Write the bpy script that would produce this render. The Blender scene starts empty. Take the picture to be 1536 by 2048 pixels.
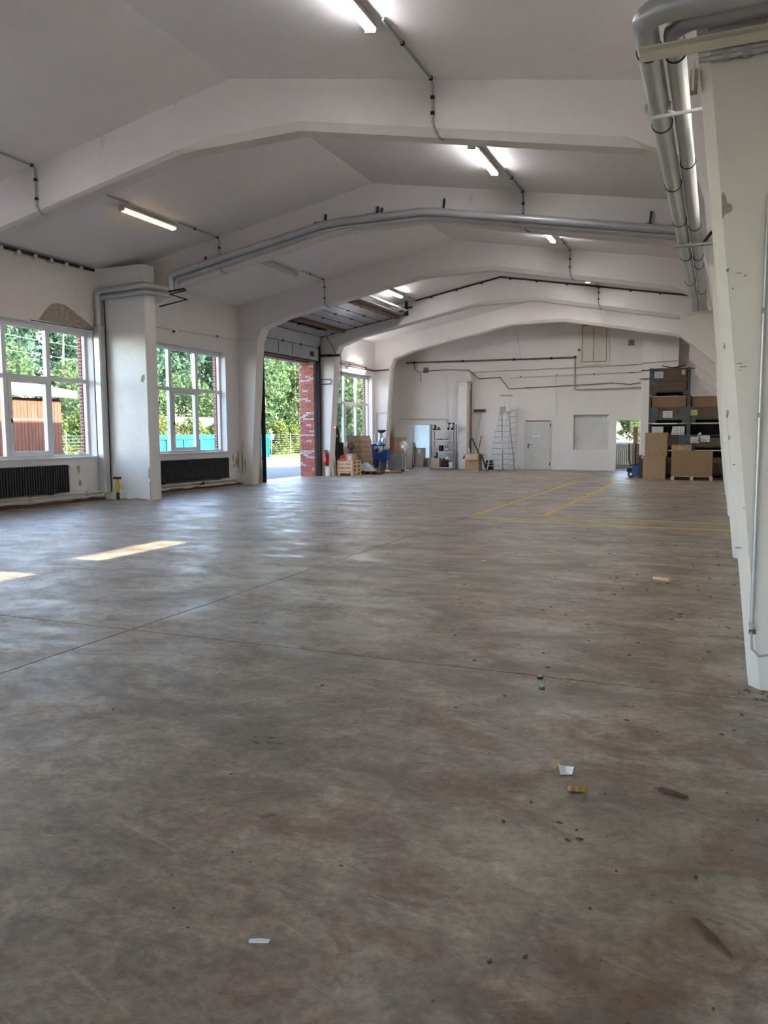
import bpy, math, random
from mathutils import Vector, Matrix
R0 = random.Random(11)
SC = bpy.context.scene
COL = SC.collection

# ------------------------------------------------------------------ camera
cam_d = bpy.data.cameras.new('camera')
cam = bpy.data.objects.new('camera', cam_d)
COL.objects.link(cam)
cam_d.sensor_fit = 'VERTICAL'
cam_d.sensor_height = 36.0
cam_d.lens = 27.6926
cam_d.clip_end = 400
_r, _u, _f = Vector((0.92150871, 0.38831025, -0.00607064)), Vector((-0.03238904, 0.09242156, 0.99519305)), Vector((-0.38700472, 0.91688244, -0.09774427))
cam.matrix_world = Matrix(((_r.x, _u.x, -_f.x, 0), (_r.y, _u.y, -_f.y, 0), (_r.z, _u.z, -_f.z, 1.55), (0, 0, 0, 1)))
SC.camera = cam

# ------------------------------------------------------------------ world, sun, exposure
W = bpy.data.worlds.new('sky')
SC.world = W
W.use_nodes = True
wn, wl = W.node_tree.nodes, W.node_tree.links
wn.clear()
wo = wn.new('ShaderNodeOutputWorld')
wb = wn.new('ShaderNodeBackground')
sk = wn.new('ShaderNodeTexSky')
sk.sky_type = 'NISHITA'
sk.sun_disc = False
sk.sun_elevation = math.radians(27.2)
sk.sun_rotation = math.radians(90)
sk.air_density = 1.0
sk.dust_density = 0.8
sk.ozone_density = 1.0
SKY_STRENGTH = 1.05
wb.inputs['Strength'].default_value = SKY_STRENGTH
hs = wn.new('ShaderNodeHueSaturation')
hs.inputs['Saturation'].default_value = 0.85
wl.new(sk.outputs[0], hs.inputs['Color'])
wl.new(hs.outputs[0], wb.inputs[0])
wl.new(wb.outputs[0], wo.inputs[0])
sun_d = bpy.data.lights.new('sun', 'SUN')
sun_d.energy = 15.0
sun_d.angle = math.radians(0.5)
sun_d.color = (1.0, 0.90, 0.74)
sun = bpy.data.objects.new('sun', sun_d)
COL.objects.link(sun)
sun.location = (30, 20, 30)
sun.rotation_euler = Vector((-1.0, 0.0, -0.515)).to_track_quat('-Z', 'Y').to_euler()
SC.view_settings.view_transform = 'Standard'
SC.view_settings.look = 'None'
SC.view_settings.gamma = 1.0
SC.view_settings.use_curve_mapping = False
SC.view_settings.exposure = 1.23
SC.cycles.use_denoising = True
SC.cycles.use_adaptive_sampling = True
SC.cycles.adaptive_threshold = 0.2
SC.cycles.adaptive_min_samples = 16
SC.cycles.max_bounces = 7
SC.cycles.diffuse_bounces = 4
SC.cycles.glossy_bounces = 3
SC.cycles.transparent_max_bounces = 8
SC.cycles.sample_clamp_indirect = 6.0
SC.cycles.caustics_reflective = False
SC.cycles.caustics_refractive = False

# ------------------------------------------------------------------ materials
def _nt(name):
    m = bpy.data.materials.new(name)
    m.use_nodes = True
    return m, m.node_tree.nodes, m.node_tree.links, m.node_tree.nodes['Principled BSDF']

def noise(N, L, scale, detail=4, rough=0.55, stretch=None, off=(0, 0, 0), dist=0.0):
    g = N.new('ShaderNodeNewGeometry')
    mp = N.new('ShaderNodeMapping')
    mp.inputs['Scale'].default_value = stretch or (1, 1, 1)
    mp.inputs['Location'].default_value = off
    L.new(g.outputs['Position'], mp.inputs[0])
    t = N.new('ShaderNodeTexNoise')
    t.inputs['Scale'].default_value = scale
    t.inputs['Detail'].default_value = detail
    t.inputs['Roughness'].default_value = rough
    t.inputs['Distortion'].default_value = dist
    L.new(mp.outputs[0], t.inputs['Vector'])
    return t.outputs['Fac']

def ramp(N, L, fac, stops):
    r = N.new('ShaderNodeValToRGB')
    el = r.color_ramp.elements
    while len(el) > 1:
        el.remove(el[0])
    el[0].position = stops[0][0]
    c = stops[0][1]
    el[0].color = (*c, 1) if len(c) == 3 else c
    for p, c in stops[1:]:
        e = el.new(p)
        e.color = (*c, 1)
    L.new(fac, r.inputs[0])
    return r.outputs[0]

def mixc(N, L, fac, a, b, mode='MIX'):
    m = N.new('ShaderNodeMix')
    m.data_type = 'RGBA'
    m.blend_type = mode
    for s, i in ((fac, 0), (a, 6), (b, 7)):
        if isinstance(s, (int, float)):
            m.inputs[i].default_value = s
        elif isinstance(s, tuple):
            m.inputs[i].default_value = (*s, 1)
        else:
            L.new(s, m.inputs[i])
    return m.outputs[2]

def bump(N, L, h, strength, dist, bs):
    b = N.new('ShaderNodeBump')
    b.inputs['Strength'].default_value = strength
    b.inputs['Distance'].default_value = dist
    L.new(h, b.inputs['Height'])
    L.new(b.outputs[0], bs.inputs['Normal'])

def G(v):
    return (v, v, v)

MATS = {}
def mat(name, col, rough=0.6, metal=0.0, var=0.12, scale=6.0, bmp=0.0, stretch=None, spec=0.5):
    """plain coloured surface with a little procedural unevenness"""
    if name in MATS:
        return MATS[name]
    m, N, L, B = _nt(name)
    f = noise(N, L, scale, 4, 0.6, stretch)
    a = tuple(max(0, c * (1 - var)) for c in col)
    b = tuple(min(1, c * (1 + var)) for c in col)
    L.new(ramp(N, L, f, [(0.3, a), (0.7, b)]), B.inputs['Base Color'])
    B.inputs['Roughness'].default_value = rough
    B.inputs['Metallic'].default_value = metal
    B.inputs['Specular IOR Level'].default_value = spec
    if bmp:
        bump(N, L, f, bmp, 0.02, B)
    MATS[name] = m
    return m

def emis(name, col, strength):
    m, N, L, B = _nt(name)
    B.inputs['Base Color'].default_value = (*col, 1)
    B.inputs['Emission Color'].default_value = (*col, 1)
    B.inputs['Emission Strength'].default_value = strength
    MATS[name] = m
    return m

def plaster(name, col, stain=(0.45, 0.40, 0.34), amt=0.5, lump=0.25):
    m, N, L, B = _nt(name)
    big = noise(N, L, 0.55, 4, 0.62)
    fine = noise(N, L, 9.0, 4, 0.65)
    c = ramp(N, L, big, [(0.30, tuple(x * 0.92 for x in col)), (0.62, col)])
    c = mixc(N, L, 0.25, c, ramp(N, L, fine, [(0.35, tuple(x * 0.9 for x in col)), (0.6, col)]))
    sm = ramp(N, L, noise(N, L, 1.6, 4, 0.72, (1, 1, 0.55), (7, 3, 1)), [(0.66, G(0)), (0.80, G(1))])
    mm = N.new('ShaderNodeMath'); mm.operation = 'MULTIPLY'; mm.inputs[1].default_value = amt
    L.new(sm, mm.inputs[0])
    c = mixc(N, L, mm.outputs[0], c, stain)
    L.new(c, B.inputs['Base Color'])
    B.inputs['Roughness'].default_value = 0.62
    B.inputs['Specular IOR Level'].default_value = 0.35
    bump(N, L, noise(N, L, 3.2, 4, 0.6), lump, 0.03, B)
    MATS[name] = m
    return m

M_WALL = plaster('white_plaster', (0.785, 0.745, 0.72))
M_CEIL = plaster('ceiling_paint', (0.85, 0.815, 0.80), amt=0.25, lump=0.12)
M_FRAME = plaster('painted_concrete', (0.755, 0.705, 0.67), amt=0.6, lump=0.38)
M_GLOSS = plaster('glossy_white_column_paint', (0.80, 0.79, 0.77), amt=0.35, lump=0.55)
MATS['glossy_white_column_paint'].node_tree.nodes['Principled BSDF'].inputs['Roughness'].default_value = 0.3
M_BARE = mat('bare_render', (0.36, 0.32, 0.265), 0.9, 0, 0.25, 14, 0.6)
M_WHITE = mat('white_paint', (0.74, 0.74, 0.73), 0.4, 0, 0.05, 5)
M_WIN = mat('window_frame_paint', (0.72, 0.72, 0.71), 0.35, 0, 0.06, 5)
M_GALV = mat('galvanised_sheet', (0.43, 0.44, 0.45), 0.38, 0.75, 0.10, 3)
M_PIPE = mat('grey_pipe_jacket', (0.47, 0.475, 0.48), 0.36, 0.35, 0.08, 2.2)
M_COND = mat('grey_conduit', (0.33, 0.34, 0.34), 0.5, 0, 0.1, 4)
M_CREAM = mat('cream_paint', (0.66, 0.62, 0.50), 0.45, 0, 0.1, 5)
M_BLACK = mat('black_paint', (0.012, 0.012, 0.013), 0.45, 0, 0.3, 8)
M_DARK = mat('dark_steel', (0.03, 0.03, 0.032), 0.85, 0.0, 0.3, 8, spec=0.1)
M_RAD = mat('black_radiator_enamel', (0.022, 0.023, 0.024), 0.38, 0.2, 0.3, 6)
M_RUST = mat('rusty_pipe_paint', (0.17, 0.095, 0.075), 0.6, 0.2, 0.25, 7)
M_CARD = mat('brown_cardboard', (0.36, 0.235, 0.135), 0.85, 0, 0.07, 5)
M_CARD2 = mat('dark_brown_cardboard', (0.27, 0.17, 0.095), 0.85, 0, 0.08, 5)
M_CARD3 = mat('pale_cardboard', (0.43, 0.31, 0.21), 0.85, 0, 0.08, 5)
M_TAPE = mat('packing_tape', (0.29, 0.19, 0.10), 0.35, 0, 0.06, 6)
M_PAPER = mat('white_paper', (0.78, 0.78, 0.80), 0.7, 0, 0.03, 6)
M_INK = mat('grey_print', (0.16, 0.17, 0.22), 0.7, 0, 0.1, 6)
M_YELP = mat('yellow_paper', (0.62, 0.60, 0.12), 0.7, 0, 0.04, 6)
M_PINE = mat('pale_pine', (0.66, 0.44, 0.26), 0.7, 0, 0.2, 5, 0.1, (4, 4, 22))
M_TIMBER = mat('dark_timber', (0.17, 0.095, 0.045), 0.75, 0, 0.3, 5, 0.1, (12, 1.5, 12))
M_BLUE = mat('blue_machine_enamel', (0.012, 0.065, 0.26), 0.4, 0.1, 0.2, 7)
M_STEEL = mat('bright_steel', (0.55, 0.56, 0.57), 0.32, 0.85, 0.12, 6)
M_ALU = mat('brushed_aluminium', (0.66, 0.67, 0.66), 0.4, 0.55, 0.08, 6)
M_RED = mat('red_enamel', (0.33, 0.018, 0.015), 0.35, 0, 0.15, 6)
M_REDP = mat('red_plastic', (0.62, 0.05, 0.035), 0.4, 0, 0.15, 6)
M_GREEN = mat('green_plastic', (0.03, 0.20, 0.10), 0.4, 0, 0.15, 6)
M_YEL = mat('yellow_enamel', (0.55, 0.38, 0.03), 0.45, 0, 0.2, 9)
M_FILM = mat('crumpled_grey_film', (0.52, 0.53, 0.55), 0.3, 0, 0.3, 14, 0.7)
M_SECT = mat('grey_sectional_door_skin', (0.42, 0.435, 0.45), 0.45, 0.2, 0.05, 2.5)
M_BLUEC = mat('cyan_container_paint', (0.001, 0.125, 0.21), 0.45, 0, 0.1, 1.3)
M_ASPH = mat('asphalt', (0.125, 0.125, 0.13), 0.9, 0, 0.16, 2.5, 0.3)
M_GREYD = mat('grey_door_paint', (0.60, 0.585, 0.565), 0.5, 0, 0.05, 3)
M_BOX = mat('grey_mesh_box_steel', (0.105, 0.11, 0.115), 0.55, 0.5, 0.3, 5)
M_MUD = mat('brown_dirt', (0.10, 0.062, 0.04), 0.9, 0, 0.4, 16)
M_BRICKS = [mat('red_brick_a', (0.34, 0.085, 0.062), 0.85, 0, 0.2, 9, 0.3), mat('red_brick_b', (0.27, 0.07, 0.055), 0.85, 0, 0.25, 9, 0.3),
            mat('limed_brick', (0.42, 0.30, 0.28), 0.9, 0, 0.3, 9, 0.3)]
M_MORTAR = mat('mortar', (0.45, 0.40, 0.38), 0.95, 0, 0.15, 12)
M_GUM = mat('black_rubber', (0.015, 0.015, 0.016), 0.7, 0, 0.2, 6)
M_TUBE = emis('lit_tube_white', (0.965, 0.965, 1.0), 46.0)
M_TUBEW = emis('lit_tube_warm', (1.0, 0.70, 0.36), 3.2)
M_TUBEO = mat('unlit_tube', (0.60, 0.60, 0.58), 0.3, 0, 0.03, 4)
M_LAMP = mat('lamp_housing', (0.60, 0.58, 0.52), 0.5, 0, 0.06, 4)

def glass_material():
    m = bpy.data.materials.new('window_glass'); m.use_nodes = True
    N, L = m.node_tree.nodes, m.node_tree.links
    N.clear()
    o = N.new('ShaderNodeOutputMaterial'); t = N.new('ShaderNodeBsdfTransparent'); g = N.new('ShaderNodeBsdfGlossy'); mx = N.new('ShaderNodeMixShader'); fr = N.new('ShaderNodeLayerWeight')
    t.inputs[0].default_value = (0.955, 0.955, 0.96, 1)
    g.inputs['Roughness'].default_value = 0.02
    fr.inputs['Blend'].default_value = 0.5
    pw = N.new('ShaderNodeMath'); pw.operation = 'POWER'; pw.inputs[1].default_value = 5.0
    ma = N.new('ShaderNodeMath'); ma.operation = 'MULTIPLY_ADD'; ma.inputs[1].default_value = 0.6; ma.inputs[2].default_value = 0.03
    L.new(fr.outputs['Facing'], pw.inputs[0]); L.new(pw.outputs[0], ma.inputs[0]); L.new(ma.outputs[0], mx.inputs[0])
    L.new(t.outputs[0], mx.inputs[1]); L.new(g.outputs[0], mx.inputs[2]); L.new(mx.outputs[0], o.inputs[0])
    return m
M_GLASS = glass_material()

def leaf_material(name, c1, c2):
    m = bpy.data.materials.new(name); m.use_nodes = True
    N, L = m.node_tree.nodes, m.node_tree.links
    N.clear()
    o = N.new('ShaderNodeOutputMaterial'); d = N.new('ShaderNodeBsdfDiffuse'); t = N.new('ShaderNodeBsdfTranslucent'); mx = N.new('ShaderNodeMixShader')
    c = ramp(N, L, noise(N, L, 0.9, 6, 0.7), [(0.32, c1), (0.68, c2)])
    L.new(c, d.inputs[0]); L.new(c, t.inputs[0])
    mx.inputs[0].default_value = 0.4
    L.new(d.outputs[0], mx.inputs[1]); L.new(t.outputs[0], mx.inputs[2]); L.new(mx.outputs[0], o.inputs[0])
    return m
M_LEAF = [leaf_material('leaf_blue_green', (0.035, 0.085, 0.065), (0.12, 0.19, 0.125)), leaf_material('leaf_yellow_green', (0.06, 0.10, 0.03), (0.19, 0.23, 0.065)),
          leaf_material('leaf_mid_green', (0.035, 0.085, 0.04), (0.14, 0.195, 0.085))]
M_BARK = mat('pine_bark', (0.33, 0.20, 0.13), 0.9, 0, 0.3, 4)
M_GRASS = mat('sunlit_grass', (0.22, 0.25, 0.06), 0.95, 0, 0.3, 1.4, 0.5)

def floor_material():
    m, N, L, B = _nt('worn_concrete_floor')
    g = N.new('ShaderNodeNewGeometry'); sp = N.new('ShaderNodeSeparateXYZ'); L.new(g.outputs['Position'], sp.inputs[0])
    def mul(a, b):
        q = N.new('ShaderNodeMath'); q.operation = 'MULTIPLY'
        for i, s in enumerate((a, b)):
            if isinstance(s, (int, float)): q.inputs[i].default_value = s
            else: L.new(s, q.inputs[i])
        return q.outputs[0]
    def rng(s, a, b, lo=0.0, hi=1.0):
        q = N.new('ShaderNodeMapRange'); q.interpolation_type = 'SMOOTHSTEP'
        q.inputs[1].default_value = a; q.inputs[2].default_value = b; q.inputs[3].default_value = lo; q.inputs[4].default_value = hi
        L.new(s, q.inputs[0]); return q.outputs[0]
    big = noise(N, L, 0.42, 5, 0.62, None, (3, 1, 0), 0.5)
    c = ramp(N, L, big, [(0.36, (0.175, 0.145, 0.12)), (0.50, (0.25, 0.215, 0.182)), (0.64, (0.32, 0.285, 0.245))])
    mid = noise(N, L, 1.9, 5, 0.70, (0.9, 1.1, 1), (9, 4, 0), 0.9)
    c = mixc(N, L, 0.5, c, ramp(N, L, mid, [(0.35, (0.135, 0.11, 0.09)), (0.51, (0.25, 0.215, 0.182)), (0.66, (0.36, 0.325, 0.285))]))
    # mottling of the trowelled surface
    mo = noise(N, L, 7.5, 5, 0.74, (1.0, 1.25, 1), (17, 2, 0), 0.6)
    c = mixc(N, L, 0.85, c, ramp(N, L, mo, [(0.34, G(0.62)), (0.50, G(1.0)), (0.66, G(1.30))]), 'MULTIPLY')
    # smeared dirt drawn across the hall, strongest by the columns
    far = rng(sp.outputs[1], 4.0, 8.0, 0.15, 1.0)
    st = noise(N, L, 1.5, 5, 0.70, (0.20, 1.9, 1), (2, 7, 0), 0.15)
    sm = mul(mul(ramp(N, L, st, [(0.46, G(0)), (0.56, G(1))]), rng(sp.outputs[0], -6.0, -1.8, 0.0, 0.62)), far)
    c = mixc(N, L, sm, c, (0.165, 0.118, 0.083))
    lt = noise(N, L, 1.3, 5, 0.68, (0.2, 1.7, 1), (12, 1, 0), 0.15)
    lm = mul(mul(ramp(N, L, lt, [(0.49, G(0)), (0.60, G(1))]), rng(sp.outputs[0], -6.5, -2.2, 0.0, 0.75)), far)
    c = mixc(N, L, lm, c, (0.36, 0.345, 0.29))
    # grey-green pale blotches and dark oil smudges
    gb = mul(ramp(N, L, noise(N, L, 0.8, 5, 0.66, None, (21, 5, 0), 0.9), [(0.49, G(0)), (0.62, G(1))]), 0.55)
    c = mixc(N, L, gb, c, (0.295, 0.28, 0.225))
    ds = mul(ramp(N, L, noise(N, L, 1.15, 5, 0.66, (0.8, 1.1, 1), (5, 14, 0), 0.9), [(0.47, G(0)), (0.63, G(1))]), 0.62)
    c = mixc(N, L, ds, c, (0.088, 0.072, 0.060))
    d2 = mul(ramp(N, L, noise(N, L, 3.4, 5, 0.7, (1, 1.3, 1), (25, 11, 0), 0.7), [(0.53, G(0)), (0.66, G(1))]), 0.55)
    c = mixc(N, L, d2, c, (0.095, 0.078, 0.064))
    # rust brown stains along the column side
    rb = mul(ramp(N, L, noise(N, L, 2.3, 5, 0.74, (0.85, 1.2, 1), (1, 17, 0), 0.8), [(0.49, G(0)), (0.62, G(1))]), rng(sp.outputs[0], -3.4, -0.6, 0.0, 0.75))
    c = mixc(N, L, rb, c, (0.135, 0.078, 0.045))
    # scratches in all directions and specks
    for (sx, sy, an, off, w_) in ((0.25, 6.0, 0.3, (3, 2, 0), 0.32), (0.22, 7.0, -0.5, (13, 6, 0), 0.28)):
        g2 = N.new('ShaderNodeNewGeometry'); vr = N.new('ShaderNodeVectorRotate'); vr.rotation_type = 'Z_AXIS'; vr.inputs['Angle'].default_value = an
        L.new(g2.outputs['Position'], vr.inputs['Vector'])
        mp = N.new('ShaderNodeMapping'); mp.inputs['Scale'].default_value = (sx, sy, 1); mp.inputs['Location'].default_value = off
        L.new(vr.outputs[0], mp.inputs[0])
        tx = N.new('ShaderNodeTexNoise'); tx.inputs['Scale'].default_value = 4.5; tx.inputs['Detail'].default_value = 3; tx.inputs['Roughness'].default_value = 0.6; tx.inputs['Distortion'].default_value = 0.25
        L.new(mp.outputs[0], tx.inputs['Vector'])
        c = mixc(N, L, mul(ramp(N, L, tx.outputs['Fac'], [(0.64, G(0)), (0.72, G(1))]), w_), c, (0.40, 0.37, 0.325))
        c = mixc(N, L, mul(ramp(N, L, tx.outputs['Fac'], [(0.28, G(1)), (0.35, G(0))]), w_), c, (0.10, 0.082, 0.066))
    fg = noise(N, L, 24, 5, 0.78, (1, 1.15, 1), (6, 31, 0), 0.4)
    c = mixc(N, L, 0.8, c, ramp(N, L, fg, [(0.36, G(0.70)), (0.50, G(1.0)), (0.64, G(1.26))]), 'MULTIPLY')
    s2 = mul(ramp(N, L, noise(N, L, 42, 3, 0.6, None, (3, 9, 0)), [(0.69, G(0)), (0.75, G(1))]), 0.55)
    c = mixc(N, L, s2, c, (0.07, 0.055, 0.042))
    c = mixc(N, L, 1.0, c, (1.16, 1.055, 0.945), 'MULTIPLY')
    L.new(c, B.inputs['Base Color'])
    rr = ramp(N, L, noise(N, L, 1.5, 5, 0.72, (0.8, 1.2, 1), (31, 3, 0), 0.3), [(0.32, G(0.27)), (0.5, G(0.44)), (0.7, G(0.60))])
    L.new(rr, B.inputs['Roughness'])
    B.inputs['Specular IOR Level'].default_value = 0.5
    bump(N, L, noise(N, L, 7, 5, 0.6, (0.6, 1.6, 1)), 0.10, 0.012, B)
    MATS['floor'] = m
    return m
M_FLOOR = floor_material()

def worn_line_material():
    m, N, L, B = _nt('worn_yellow_line')
    f = noise(N, L, 5, 7, 0.7, (1, 1, 1), (4, 4, 0))
    L.new(ramp(N, L, f, [(0.34, (0.42, 0.31, 0.12)), (0.50, (0.62, 0.42, 0.05))]), B.inputs['Base Color'])
    B.inputs['Roughness'].default_value = 0.6
    return m
M_LINE = worn_line_material()

def wood_wall_material():
    m, N, L, B = _nt('weathered_red_planks')
    f = noise(N, L, 3, 6, 0.65, (3, 8, 0.5))
    L.new(ramp(N, L, f, [(0.3, (0.07, 0.030, 0.020)), (0.55, (0.16, 0.058, 0.030)), (0.75, (0.24, 0.13, 0.085))]), B.inputs['Base Color'])
    B.inputs['Roughness'].default_value = 0.9
    return m
M_SHED = wood_wall_material()
def brick_surface():
    m, N, L, B = _nt('distant_brickwork')
    g = N.new('ShaderNodeNewGeometry'); sp = N.new('ShaderNodeSeparateXYZ'); cb = N.new('ShaderNodeCombineXYZ'); ad = N.new('ShaderNodeMath')
    L.new(g.outputs['Position'], sp.inputs[0]); L.new(sp.outputs[0], ad.inputs[0]); L.new(sp.outputs[1], ad.inputs[1]); L.new(ad.outputs[0], cb.inputs[0]); L.new(sp.outputs[2], cb.inputs[1])
    b = N.new('ShaderNodeTexBrick')
    b.inputs['Color1'].default_value = (0.33, 0.085, 0.062, 1); b.inputs['Color2'].default_value = (0.25, 0.065, 0.05, 1); b.inputs['Mortar'].default_value = (0.42, 0.37, 0.35, 1)
    b.inputs['Scale'].default_value = 1.0; b.inputs['Brick Width'].default_value = 0.25; b.inputs['Row Height'].default_value = 0.083; b.inputs['Mortar Size'].default_value = 0.012
    L.new(cb.outputs[0], b.inputs['Vector']); L.new(b.outputs[0], B.inputs['Base Color'])
    B.inputs['Roughness'].default_value = 0.9
    return m
M_BRICKW = brick_surface()

# ------------------------------------------------------------------ geometry helpers
class MB:
    def __init__(s):
        s.v = []; s.f = []
    def add(s, vs, fs):
        b = len(s.v)
        s.v += [tuple(p) for p in vs]
        s.f += [tuple(i + b for i in q) for q in fs]
        return s
    def box(s, x0, x1, y0, y1, z0, z1):
        return s.add([(x0, y0, z0), (x1, y0, z0), (x1, y1, z0), (x0, y1, z0), (x0, y0, z1), (x1, y0, z1), (x1, y1, z1), (x0, y1, z1)],
                     [(3, 2, 1, 0), (4, 5, 6, 7), (0, 1, 5, 4), (1, 2, 6, 5), (2, 3, 7, 6), (3, 0, 4, 7)])
    def cbox(s, x0, x1, y0, y1, z0, z1, c=0.01):
        """box with chamfered vertical edges"""
        p = [(x0 + c, y0), (x1 - c, y0), (x1, y0 + c), (x1, y1 - c), (x1 - c, y1), (x0 + c, y1), (x0, y1 - c), (x0, y0 + c)]
        return s.prism(p, 'z', z0, z1)
    def obox(s, c, size, rot):
        hx, hy, hz = (q / 2 for q in size)
        c = Vector(c)
        vs = [c + rot @ Vector((i * hx, j * hy, k * hz)) for k in (-1, 1) for i, j in ((-1, -1), (1, -1), (1, 1), (-1, 1))]
        return s.add(vs, [(3, 2, 1, 0), (4, 5, 6, 7), (0, 1, 5, 4), (1, 2, 6, 5), (2, 3, 7, 6), (3, 0, 4, 7)])
    def bar(s, p, q, w, h, up=(0, 0, 1)):
        p, q = Vector(p), Vector(q)
        d = (q - p); ln = d.length; d.normalize()
        u = Vector(up)
        if abs(d.dot(u)) > 0.98: u = Vector((1, 0, 0))
        x = d.cross(u).normalized(); z = x.cross(d).normalized()
        m = Matrix((x, d, z)).transposed()
        return s.obox((p + q) / 2, (w, ln, h), m)
    def tube(s, pts, r, n=10, caps=True):
        P = [Vector(p) for p in pts]
        rs = r if isinstance(r, (list, tuple)) else [r] * len(P)
        T = []
        for i in range(len(P)):
            a = (P[i] - P[i - 1]).normalized() if i else None
            b = (P[i + 1] - P[i]).normalized() if i < len(P) - 1 else None
            t = (a + b) if a and b else (a or b)
            T.append(t.normalized() if t.length > 1e-6 else (a or b))
        u = Vector((0, 0, 1)) if abs(T[0].z) < 0.9 else Vector((1, 0, 0))
        x = T[0].cross(u).normalized()
        vs = []
        for i, p in enumerate(P):
            x = (x - T[i] * x.dot(T[i])).normalized()
            y = T[i].cross(x)
            k = 1.0
            if 0 < i < len(P) - 1:
                ca = (P[i] - P[i - 1]).normalized().dot(T[i])
                k = 1.0 / max(0.5, ca)
                ax = ((P[i] - P[i - 1]).normalized().cross((P[i + 1] - P[i]).normalized()))
                inb = ax.cross(T[i]).normalized() if ax.length > 1e-6 else None
            else:
                inb = None
            for j in range(n):
                an = 2 * math.pi * j / n
                o = x * math.cos(an) * rs[i] + y * math.sin(an) * rs[i]
                if inb is not None:
                    o = o + inb * (o.dot(inb) * (k - 1))
                vs.append(p + o)
        fs = []
        for i in range(len(P) - 1):
            for j in range(n):
                a = i * n + j; b = i * n + (j + 1) % n
                fs.append((a, b, b + n, a + n))
        if caps:
            fs.append(tuple(range(n - 1, -1, -1)))
            fs.append(tuple(range((len(P) - 1) * n, len(P) * n)))
        return s.add(vs, fs)
    def prism(s, poly, axis, a, b):
        n = len(poly)
        def P(p, t):
            return {'x': (t, p[0], p[1]), 'y': (p[0], t, p[1]), 'z': (p[0], p[1], t)}[axis]
        vs = [P(p, a) for p in poly] + [P(p, b) for p in poly]
        fs = [tuple(range(n - 1, -1, -1)), tuple(range(n, 2 * n))] + [(i, (i + 1) % n, (i + 1) % n + n, i + n) for i in range(n)]
        return s.add(vs, fs)
    def lathe(s, prof, n=16, c=(0, 0, 0), axis='z'):
        vs = []
        for r, z in prof:
            for j in range(n):
                a = 2 * math.pi * j / n
                p = (r * math.cos(a), r * math.sin(a), z)
                if axis == 'y': p = (p[0], p[2], p[1])
                if axis == 'x': p = (p[2], p[0], p[1])
                vs.append((c[0] + p[0], c[1] + p[1], c[2] + p[2]))
        fs = [(i * n + j, i * n + (j + 1) % n, (i + 1) * n + (j + 1) % n, (i + 1) * n + j) for i in range(len(prof) - 1) for j in range(n)]
        fs += [tuple(range(n - 1, -1, -1)), tuple(range((len(prof) - 1) * n, len(prof) * n))]
        return s.add(vs, fs)
    def torus(s, c, R, r, axis='z', n=24, m=6):
        vs = []; fs = []
        for i in range(n):
            a = 2 * math.pi * i / n
            for j in range(m):
                b = 2 * math.pi * j / m
                q = (R + r * math.cos(b))
                p = (q * math.cos(a), q * math.sin(a), r * math.sin(b))
                if axis == 'y': p = (p[0], p[2], p[1])
                if axis == 'x': p = (p[2], p[0], p[1])
                vs.append((c[0] + p[0], c[1] + p[1], c[2] + p[2]))
                fs.append((i * m + j, ((i + 1) % n) * m + j, ((i + 1) % n) * m + (j + 1) % m, i * m + (j + 1) % m))
        return s.add(vs, fs)
    def rot(s, m, c=(0, 0, 0)):
        c = Vector(c)
        s.v = [tuple(c + m @ (Vector(p) - c)) for p in s.v]
        return s
    def mesh(s, name, m, smooth=None):
        me = bpy.data.meshes.new(name)
        me.from_pydata(s.v, [], s.f)
        me.materials.append(m)
        import bmesh
        bm = bmesh.new(); bm.from_mesh(me)
        bmesh.ops.recalc_face_normals(bm, faces=bm.faces)
        bm.to_mesh(me); bm.free()
        if smooth is not None:
            me.polygons.foreach_set('use_smooth', [True] * len(me.polygons))
            me.set_sharp_from_angle(angle=smooth)
        return me
    def build(s, name, m, parent=None, smooth=None, world=False):
        """world=True: coordinates are world ones, made local to the parent (or to the thing's own base)"""
        off = Vector((0, 0, 0))
        if parent is None:
            xs, ys, zs = zip(*s.v)
            off = Vector(((min(xs) + max(xs)) / 2, (min(ys) + max(ys)) / 2, min(zs)))
        elif world:
            p = parent
            while p is not None:
                off = off + p.location; p = p.parent
        s.v = [(a - off.x, b - off.y, c - off.z) for a, b, c in s.v]
        o = bpy.data.objects.new(name, s.mesh(name, m, smooth))
        COL.objects.link(o)
        if parent is None: o.location = off
        else: o.parent = parent
        return o

SM = 0.7
def rx(a): return Matrix.Rotation(a, 3, 'X')
def ry(a): return Matrix.Rotation(a, 3, 'Y')
def rz(a): return Matrix.Rotation(a, 3, 'Z')

def tag(o, label, cat, group=None, kind=None):
    o['label'] = label
    o['category'] = cat
    if group: o['group'] = group
    if kind: o['kind'] = kind
    return o

def thing(name, label, cat, loc=(0, 0, 0), rotz=0.0, group=None, kind=None):
    o = bpy.data.objects.new(name, None)
    o.empty_display_size = 0.1
    COL.objects.link(o)
    o.location = loc
    o.rotation_euler = (0, 0, rotz)
    return tag(o, label, cat, group, kind)

def link_copy(src, parent, loc=(0, 0, 0), rot=(0, 0, 0), name=None):
    c = src.copy()
    COL.objects.link(c)
    c.parent = parent
    c.location = loc
    c.rotation_euler = rot
    return c

def copy_tree(root, loc, rotz, label):
    r = root.copy(); COL.objects.link(r); r.location = loc; r.rotation_euler = (0, 0, rotz); r['label'] = label
    for ch in list(root.children):
        c = ch.copy(); COL.objects.link(c); c.parent = r
        for g in ch.children:
            d = g.copy(); COL.objects.link(d); d.parent = c
    return r

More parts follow.
